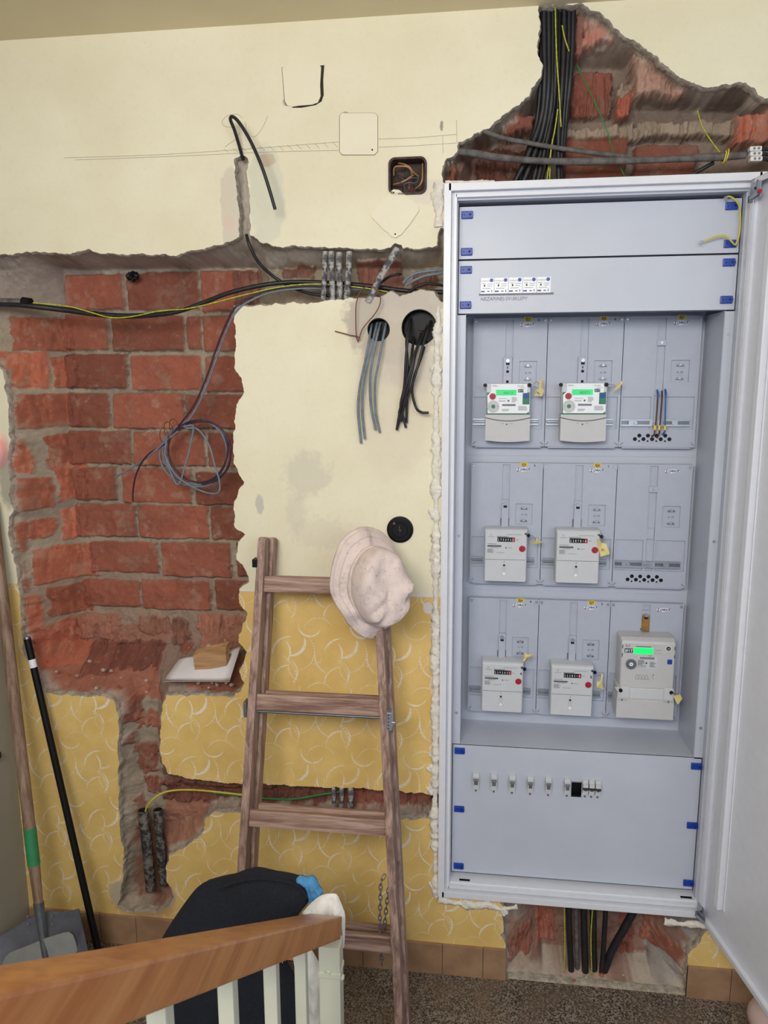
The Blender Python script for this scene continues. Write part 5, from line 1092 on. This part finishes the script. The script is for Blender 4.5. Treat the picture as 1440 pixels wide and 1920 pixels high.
mb.build('writing', ppr)
def block(pts, Yf, depth, label):
    mb = MB(); f_ = [at(a, b, Yf) for a, b in pts]; bk = [p+V(.006, depth, .018) for p in f_]; mb.add(f_+bk, [(0, 1, 2, 3), (7, 6, 5, 4), (0, 4, 5, 1), (1, 5, 6, 2), (2, 6, 7, 3), (3, 7, 4, 0)], W_BLOCK); o = mb.build('wood_block', origin=f_[0]); tag(o, label, 'wood block', 'wood blocks on the paper')
block([(366, 1262), (424, 1247), (424, 1214), (362, 1230)], .045, .018, 'upper light wood block lying on the white paper')
block([(359, 1256), (400, 1262), (428, 1250), (426, 1240)], .065, .03, 'lower wood block half hidden under the other on the paper')
mb = MB(); rr = random.Random(3)
for k in range(46):
    px, py = rr.choice([(rr.uniform(60, 300), rr.uniform(1225, 1290)), (rr.uniform(270, 350), rr.uniform(1270, 1300)), (rr.uniform(345, 440), rr.uniform(1200, 1216)), (rr.uniform(980, 1240), rr.uniform(1828, 1850)), (rr.uniform(330, 440), rr.uniform(1280, 1290))])
    bm = bmesh.new(); bmesh.ops.create_icosphere(bm, subdivisions=2, radius=1); s_ = rr.uniform(.003, .009); sd = rr.random()*9
    for v in bm.verts: v.co = v.co*(1+.3*sin(v.co.x*5+sd)*cos(v.co.z*4+sd))*s_; v.co.z *= .7
    Y_ = .03+.10*max(0, (1300-py)/100) if py < 1500 else .03
    mb.bm(bm, rr.choice([M_RIM, M_RIM, mat('brick_crumb', (170, 92, 70), .9)]), Matrix.Translation(at(px, py, Y_)), False)
tag(mb.build('rubble'), 'crumbs of brick and mortar on the ledges of the broken wall', 'rubble', kind='stuff')
mb = MB(); bm = bmesh.new(); bmesh.ops.create_icosphere(bm, subdivisions=3, radius=1)
for v in bm.verts: v.co = V(v.co.x*.022, v.co.y*.015, v.co.z*.016)*(1+.3*sin(v.co.x*7)*sin(v.co.z*6+1))
c = at(248, 518, .185); mb.bm(bm, W_BLACK, Matrix.Translation(c), False); tag(mb.build('rag', origin=c), 'black scrap stuck between bricks at the top of the niche', 'scrap')

# ---------------------------------------------------------------- ladder
LN = V(0, -1.63, .37).normalized(); LP = V(0, -.49, 0); LB = -LN       # plane of the front half, back direction
def lp(px, py): return atP(px, py, LP, LN)
lad = empty('ladder', (-.4, -.49, 0), 'old wooden folding ladder leaning shut against the wall beside the cabinet', 'ladder')
def line_to(a, b, z): t = (z-a.z)/(b.z-a.z); return a+(b-a)*t
LA, LBt = lp(491, 1003), lp(451, 1640); RA, RBt = lp(711, 1180), lp(737, 1700)
lad_ld = (LA-LBt).normalized()
def bar(mb, a, b, wx, dp, m, rnd=0., off=0.):
    d = (b-a).normalized(); s_ = d.cross(LB).normalized(); q = LB
    F4 = Matrix((( s_.x, q.x, d.x, a.x), (s_.y, q.y, d.y, a.y), (s_.z, q.z, d.z, a.z), (0, 0, 0, 1)))
    L = (b-a).length; mb.box((-wx/2, off, 0), (wx/2, off+dp, L), m, .004, F4)
    if rnd: # rounded head
        c = F4 @ V(0, off+dp/2, L-.004); mb.cyl(F4 @ V(0, off+.001, L-.003), F4 @ V(0, off+dp-.001, L-.003), wx/2-.0005, m, n=24)
for half, off, dx in ((0, 0, 0), (1, .062, .004)):
    Ltop, Rtop = line_to(LA, LBt, 1.632), line_to(RA, RBt, 1.632)
    Lb, Rb = line_to(LA, LBt, .004), line_to(RA, RBt, .004)
    sh = V(dx+(.006 if half else 0), 0, 0)
    for a, b in ((Lb, Ltop), (Rb, Rtop)):
        mb = MB(); bar(mb, a+sh, b+sh, .026, .056, W_LADV, 1, off); mb.build('stile', lad)
    for (l, r_) in (((500, 1095), (722, 1103)), ((492, 1318), (712, 1331)), ((482, 1538), (722, 1557)), ((474, 1752), (735, 1781)), ((466, 1990), (748, 2020))):
        zl = (lp(*l).z+lp(*r_).z)/2
        a, b = line_to(LA, LBt, zl)+sh+V(.008, 0, 0), line_to(RA, RBt, zl)+sh-V(.008, 0, 0)
        d = (b-a).normalized(); up_ = LN.cross(d).normalized(); up_ = up_ if up_.z > 0 else -up_
        F4 = Matrix(((d.x, LB.x, up_.x, a.x), (d.y, LB.y, up_.y, a.y), (d.z, LB.z, up_.z, a.z), (0, 0, 0, 1)))
        mb = MB(); mb.box((0, off+.014, -.026), ((b-a).length, off+.036, .026), W_LADH, .006, F4); mb.build('rung', lad)
        if half == 0 and l[1] == 1318:
            mb = MB(); mb.cyl(F4 @ V(0, .03, -.032), F4 @ V((b-a).length, .03, -.032), .0042, W_DSTEEL, n=10); mb.build('tie_rod', lad)
for (px, py, w_, h_, m, nm) in ((478, 1056, .016, .026, W_BLACK, 'hinge_plate'), (460, 1330, .010, .05, W_DSTEEL, 'bracket'), (730, 1352, .016, .060, W_STEEL, 'bracket')):
    p = lp(px, py); mb = MB(); mb.box((p.x-w_/2, p.y-.006, p.z-h_/2), (p.x+w_/2, p.y+.03, p.z+h_/2), m, .002)
    if m is W_STEEL:
        for k in range(5): mb.cyl((p.x-.002, p.y-.0075, p.z-.022+k*.011), (p.x-.002, p.y-.006, p.z-.022+k*.011), .0018, W_BLACK, n=8)
        mb.cyl((p.x+.006, p.y+.0, p.z-.004), (p.x+.018, p.y+.0, p.z-.004), .003, W_STEEL, n=10)
    mb.build(nm, lad)
def chain(pts, label=None):
    P = smooth_path(pts, 8); L = [0]
    for a, b in zip(P, P[1:]): L.append(L[-1]+(b-a).length)
    mb = MB(); s_ = 0; k = 0
    while s_+.016 < L[-1]:
        def pt(t):
            for i in range(len(P)-1):
                if L[i+1] >= t: return P[i].lerp(P[i+1], (t-L[i])/(L[i+1]-L[i]+1e-9))
            return P[-1]
        a, b = pt(s_), pt(s_+.0195); d = (b-a).normalized(); u = d.cross(V(0, 1, 0)).normalized()
        if k % 2: u = d.cross(u).normalized()
        c = (a+b)/2; h = (b-a).length/2+.0015
        loop_ = [c+d*(h*sin(t))+u*(.0052*cos(t)) for t in [2*pi*j/10 for j in range(11)]]; mb.tube(loop_, .0017, W_DSTEEL, 5, 1); s_ += .0155; k += 1
    mb.build('chain', lad)
def lo(px, py, o): return lp(px, py)+LB*o
chain([lo(719, 1650, .04), lo(712, 1662, .03), lo(711, 1690, .03), lo(710, 1730, .03), lo(712, 1765, .03), lo(712, 1795, .035), lo(713, 1822, .035)])
chain([lo(727, 1660, .06), lo(723, 1695, .055), lo(719, 1730, .05), lo(717, 1765, .045)])

# ---------------------------------------------------------------- bucket hat on the ladder
def hat():
    c = lp(704, 1092)+LN*.045
    root = empty('bucket_hat', c, 'dusty pink bucket hat hung on the top corner of the ladder', 'hat')
    toward = (CAM-c).normalized(); rgt = RT; upv = UP
    axis = (toward*.86+rgt*.42-upv*.10).normalized()
    major = (upv*.98-rgt*.16); major = (major-axis*major.dot(axis)).normalized(); minor = axis.cross(major).normalized()
    def surf(prof, n=72, wr=1.):
        rows = []
        for (r, h, k) in prof:
            row = []
            for i in range(n):
                t = 2*pi*i/n; e = 1+.035*sin(2*t+1)*k+.02*sin(5*t+h*30)*k
                hh = h+k*(.014*sin(3*t+.6)+.006*sin(7*t))+wr*.005*sin(4*t+h*40)*(1-k)*min(1, (r/.09)**2)
                dent = -.035*math.exp(-((r*cos(t)-.01)**2/.0030+(r*sin(t)+.00)**2/.0016))*(1 if h > .075 else 0)
                fold = -.02*math.exp(-((r*cos(t)+.055)**2/.0006+(r*sin(t)-.05)**2/.0012))*(1 if h > .03 else 0)
                q1 = r*cos(t); q2 = r*sin(t); hh += (.018*math.exp(-((q1+.045+.5*q2)/.012)**2)-.020*math.exp(-((q1+.070+.5*q2)/.012)**2)+.009*sin(q1*60+q2*90)*math.exp(-((q1+.05)**2+q2**2)/.004))*(1 if h > .05 else .25 if h > .028 else 0)+.010*fbm(np.array([q1*1.0]), np.array([q2*1.0]), 22, 3)[0]*1.6; kk = max(0, min(1, (r-.10)/.05)); p = c+major*(r*(1.22-.12*kk)*e*cos(t)-.008*(1-kk))+minor*(r*(.88-.05*kk)*e*sin(t))+axis*(hh+dent*.55+fold*1.3); row.append(p)
            rows.append(row)
        return rows
    def emit(mb, rows, m, close=False):
        n = len(rows[0]); vs = [p for q in rows for p in q]; fs = [(i*n+k, i*n+(k+1) % n, (i+1)*n+(k+1) % n, (i+1)*n+k) for i in range(len(rows)-1) for k in range(n)]
        if close: fs.append(tuple(range((len(rows)-1)*n, len(rows)*n)))
        mb.add(vs, fs, m, True)
    HM = NT('dirty_pink_cotton'); f = HM.noise(28, 6, .7); cc = HM.mix(HM.ss(f, .48, .75), s2l((220, 202, 196)), s2l((192, 176, 170)))
    cc = HM.mix(HM.mt('MULTIPLY', HM.ss(HM.noise(90, 4, .75), .62, .7), .7), cc, s2l((110, 96, 92))); HM.bump(HM.noise(24, 5, .6), .55, .008); HM = HM.fin(cc, .95)
    mb = MB(); emit(mb, surf([(.098, .012, .1), (.102, .030, .0), (.1, .055, .0), (.095, .085, .0), (.088, .100, 0), (.075, .108, 0), (.055, .110, 0), (.03, .111, 0), (.008, .111, 0)]), HM, True); mb.build('crown', root)
    mb = MB(); emit(mb, surf([(.099, .028, .0), (.1035, .026, .0), (.1035, .010, .1), (.102, .006, .1)]), HM); mb.build('band', root)
    mb = MB(); rows = surf([(.100, .010, .15), (.118, .000, .5), (.138, -.012, .8), (.155, -.026, 1), (.157, -.029, 1), (.154, -.030, 1), (.136, -.016, .8), (.117, -.004, .5), (.099, .006, .15)]); emit(mb, rows, HM); mb.build('brim', root)
    mb = MB()
    for rr_, hh in ((.128, -.0045), (.148, -.0185)): 
        R_ = surf([(rr_, hh, .65 if rr_ < .13 else .9)])[0]; mb.tube(R_+[R_[0]], .0009, HM, 4, 1)
    mb.build('brim_stitching', root)
hat()

# ---------------------------------------------------------------- railing in front
RS = radians(35.75); E0 = at(642, 1718, -.70); rd = V(0, -cos(RS), sin(RS)); rn = V(0, sin(RS), cos(RS)); RW, RH = .088, .053
rail = empty('stair_railing', (E0.x-.04, -.70, 0), 'stair railing with varnished wooden handrail and cream painted balusters', 'railing')
F4 = Matrix(((1, rd.x, rn.x, E0.x), (0, rd.y, rn.y, E0.y), (0, rd.z, rn.z, E0.z), (0, 0, 0, 1)))
mb = MB(); mb.box((-RW, 0, -RH), (0, 1.75, 0), W_RAIL, .004, F4); mb.build('handrail', rail)
mb = MB(); mb.box((-RW*.72, .0, -RH-.009), (-RW*.28, 1.7, -RH), W_CREAMP, 0, F4); mb.build('support_bar', rail)
zt = lambda Y: E0.z-(RH+.006)/cos(RS)+(E0.y-Y)*tan(RS)
for L in (.33, .61, .90, 1.19, 1.48):
    Y = E0.y-L*cos(RS); mb = MB(); xc = E0.x-RW/2; mb.box((xc-.013, Y-.013, 0.0), (xc+.013, Y+.013, zt(Y)+.004), W_CREAMP, .003); mb.build('baluster', rail)
mb = MB(); mb.box((E0.x-.058, E0.y-.035, 0), (E0.x-.002, E0.y+.015, zt(E0.y-.01)-.002), W_CREAMP, .003)
mb.box((E0.x-.060, E0.y-.0375, zt(E0.y)-.085), (E0.x, E0.y+.0175, zt(E0.y)-.068), W_CREAMP, .003)
mb.build('newel_post', rail)
mb = MB(); p = at(615, 1823, -.737); mb.cyl(p, p+V(0, -.006, 0), .008, W_CREAMP, .0055, 16); mb.build('bolt_cap', rail)
mb = MB(); p = at(640, 1832, -.71); mb.cyl(V(E0.x-.002, p.y, p.z), V(E0.x+.004, p.y, p.z), .009, W_CREAMP, .006, 16); mb.build('bolt_cap', rail)
mb = MB(); mb.box((-.60, -.665, .585), (E0.x-.115, -.615, .62), W_RAIL, .004); mb.build('landing_handrail', rail)
for k in range(2): mb = MB(); xc = -.40-.13*k; mb.box((xc-.012, -.652, 0), (xc+.012, -.628, .587), W_CREAMP, .003); mb.build('landing_baluster', rail)
def pillow(mb, pts, Y, th, m, amp=.006, sc=18, step=.009, R_=None, squash=1.):
    P = [(at(a, b, Y).x, at(a, b, Y).z) for a, b in pts]; Q = []
    n = len(P)
    sp = smooth_path([V(x, 0, z) for x, z in P]+[V(P[0][0], 0, P[0][1])], 4)[:-1]; Q = [(p.x, p.z) for p in sp]
    xs = [p[0] for p in Q]; zs = [p[1] for p in Q]
    gx, gz = np.meshgrid(np.arange(min(xs), max(xs), step), np.arange(min(zs), max(zs), step)); gx = gx.ravel(); gz = gz.ravel()
    k = inside(gx, gz, Q) & (dist(gx, gz, Q) > step*.5); gx, gz = gx[k], gz[k]
    verts = [Vector(q) for q in Q]+[Vector((a, b)) for a, b in zip(gx, gz)]; ne = len(Q)
    r = delaunay_2d_cdt(verts, [(i, (i+1) % ne) for i in range(ne)], [], 1, 1e-7); v2, f2 = r[0], r[2]
    X = np.array([v.x for v in v2]); Z = np.array([v.y for v in v2]); d = dist(X, Z, Q); R_ = R_ or d.max()
    h = np.sqrt(np.clip(1-(1-np.clip(d/R_, 0, 1))**2, 0, 1))*th; w_ = np.clip(d/.012, 0, 1)
    nz = fbm(X, Z*.5, sc, 4, .5)*amp*2*w_; nv = len(v2)
    fr = [(X[i], Y-h[i]+nz[i], Z[i]) for i in range(nv)]; bk = [(X[i], Y+h[i]*.8+nz[i]*.3, Z[i]) for i in range(nv)]
    ft = [tuple(f) for f in f2]; mb.add(fr+bk, ft+[tuple(nv+i for i in f[::-1]) for f in ft], m, True)
    # close the edge
jk = empty('jacket', at(450, 1700, -.64), 'dark navy jacket draped over the landing rail behind the handrail', 'jacket')
mb = MB(); pillow(mb, [(298, 1768), (318, 1735), (345, 1695), (372, 1662), (400, 1650), (438, 1641), (456, 1633), (480, 1629), (512, 1636), (555, 1644), (575, 1652), (582, 1668), (580, 1688), (562, 1712), (545, 1745), (536, 1790), (545, 1820), (565, 1850), (577, 1885), (584, 1940), (582, 2000), (440, 2030), (290, 2010), (288, 1850)], -.635, .062, W_NAVYC, .016, 9, .008, .09); mb.build('body', jk)
mb = MB(); mb.tube([at(a, b, -.698) for a, b in ((402, 1668), (440, 1655), (480, 1648), (530, 1652), (562, 1664), (575, 1684))], .003, W_NAVYC, 6); mb.build('seam', jk)
gv = MB(); pillow(gv, [(553, 1650), (562, 1642), (575, 1645), (584, 1642), (594, 1650), (599, 1662), (605, 1670), (604, 1682), (592, 1686), (584, 1692), (578, 1686), (572, 1662)], -.64, .022, W_BCLOTH, .01, 45, .003); tag(gv.build('work_glove'), 'light blue glove tucked between the navy jacket and white cloth', 'glove')
wc = empty('white_cloth', at(610, 1690, -.66), 'white cloth draped over the end of the handrail', 'cloth')
mb = MB(); pillow(mb, [(566, 1712), (582, 1694), (600, 1680), (615, 1676), (631, 1677), (638, 1690), (643, 1702), (647, 1716), (647, 1745), (645, 1778), (641, 1779), (638, 1730), (620, 1722)], -.665, .020, W_WCLOTH, .008, 30, .004, .03); mb.build('top_fold', wc)
mb = MB(); pillow(mb, [(548, 1790), (575, 1772), (590, 1790), (603, 1815), (608, 1835), (602, 1870), (603, 1930), (604, 1990), (580, 1990), (578, 1900), (572, 1860), (556, 1830)], -.675, .012, W_WCLOTH, .008, 26, .004, .03); mb.build('hanging_fold', wc)

# ---------------------------------------------------------------- shovel, pole, pan
sv = empty('shovel', (-1.40, -.24, 0), 'shovel with wooden handle wrapped in green tape in the left corner', 'shovel')
S0 = at(73, 1700, -.20); S1 = V(-1.563, -.02, 1.725)
dS = (S1-S0).normalized()
def rp(t): return .0205 if t > .12 else .015+.0055*t/.12
mb = MB(); mb.tube([S0+(S1-S0)*(k/12) for k in range(13)], .02, W_HANDLE, 20, 2, rad=rp); mb.build('handle', sv)
a = atP(65, 1620, S0, V(0, -1, .15)); tt0 = (a-S0).dot(dS); b_ = atP(56, 1550, S0, V(0, -1, .15)); tt1 = (b_-S0).dot(dS)
mb = MB(); mb.cyl(S0+dS*tt0, S0+dS*tt1, .0213, W_TAPE, n=24, cap=False); mb.build('green_tape_band', sv)
mb = MB(); S2 = at(86, 1800, -.24); mb.cyl(S0+dS*.015, S2, .0185, W_DSTEEL, .010, 20); mb.build('socket', sv)
def blade():
    mb = MB(); nu, nv = 24, 20; vs = []
    TL, TR_, BRr, BL = at(-18, 1748, -.16), at(160, 1688, -.16), at(196, 1880, -.30), at(0, 1900, -.30)
    for j in range(nv+1):
        v = j/nv
        for i in range(nu+1):
            u = i/nu; p = (TL*(1-u)+TR_*u)*(1-v)+(BL*(1-u)+BRr*u)*v; e = (2*u-1)
            p = p+V(0, -.045*(abs(e)**3)*(1-.4*v), 0)+V(0, 0, .012*cos(e*pi*1.5)*(1-v)*(1 if j == 0 else .5)); p.z = max(p.z, .004); vs.append(p)
    n = nu+1; N = len(vs); back = [p+V(0, .0025, -.0005) for p in vs]
    fs = [(j*n+i, (j+1)*n+i, (j+1)*n+i+1, j*n+i+1) for j in range(nv) for i in range(nu)]; fs += [tuple(N+k for k in f[::-1]) for f in fs]
    fs += [(i, i+1, N+i+1, N+i) for i in range(nu)]; mb.add(vs+back, fs, W_BLADE, True); mb.build('blade', sv)
W_BLADE = mat('worn_aluminium', (128, 130, 142), .38, metal=.55, var=.12, scale=14)
blade()
for a, b in ((95, 1703), (97, 1718), (98, 1733), (52, 1718), (53, 1733), (54, 1748)):
    mb = MB(); p = at(a, b, -.183); mb.cyl(p, p+V(0, -.003, .001), .0042, W_STEEL, .003, 10); mb.build('rivet', sv)
mb = MB(); flat_plate(mb, [(12, 1860), (11, 1798), (16, 1787), (24, 1779), (65, 1763), (92, 1752), (125, 1742), (134, 1741), (142, 1747), (147, 1760), (155, 1800), (162, 1860)], -.215, .004, mat('pale_grey_enamel', (150, 152, 148), .45), lambda v: -.02)
tag(mb.build('metal_pan'), 'pale grey rounded pan leaning in the shovel blade', 'pan')
po = empty('black_pole', (-1.204, -.149, 0), 'thin black metal pole leaning on the broken niche edge', 'pole')
pa, pb = atZ(196, 1832, .006), at(51, 1198, -.012)
mb = MB(); mb.cyl(pa, pb, .0125, W_BLACK, .0125, 20); mb.build('shaft', po)
mb = MB(); d = (pb-pa).normalized(); mb.cyl(pb, pb+d*.008, .0125, W_DSTEEL, .011, 20); mb.build('end_cap', po)
mb = MB(); q = pb-d*.075; mb.cyl(q-d*.03, q, .0128, W_STICK, n=20, cap=False); mb.build('white_label', po)

# ---------------------------------------------------------------- odds at the frame edges
mb = MB(); bm = bmesh.new(); bmesh.ops.create_icosphere(bm, subdivisions=4, radius=1); c = atZ(1466, 1912, .085)
for v in bm.verts: v.co = V(v.co.x*.10, v.co.y*.09, max(v.co.z*.095, -.083))*(1+.04*sin(v.co.x*5+v.co.z*4))
mb.bm(bm, mat('pale_pinkish_plastic', (206, 180, 172), .6), Matrix.Translation(c), True); tag(mb.build('sack', origin=c), 'pale rounded sack on the floor behind the open cabinet door', 'sack')
mb = MB(); c = atX(0, 1416, XL+.02); mb.box((XL, c.y-.02, c.z-.012), (XL+.022, c.y+.006, c.z+.012), W_BLACK, .004); tag(mb.build('wall_hook', origin=(XL, c.y, c.z)), 'small black hook on the left wall at the picture edge', 'hook')
def fingertip():
    mb = MB(); tip = CAM+ray(9, 847)*.17; base = tip-RT*.05+_F*.006-UP*.006
    mb.tube([tip, tip-RT*.003, tip-RT*.012, tip-RT*.028, base], .0035, W_SKIN, 20, 4, rad=lambda t: .0037*math.sqrt(max(.02, min(1, t*9+.05)))+.0008*t)
    o = mb.build('person', origin=tip); tag(o, 'blurred pink fingertip of a person reaching in at the left edge', 'person')
fingertip()
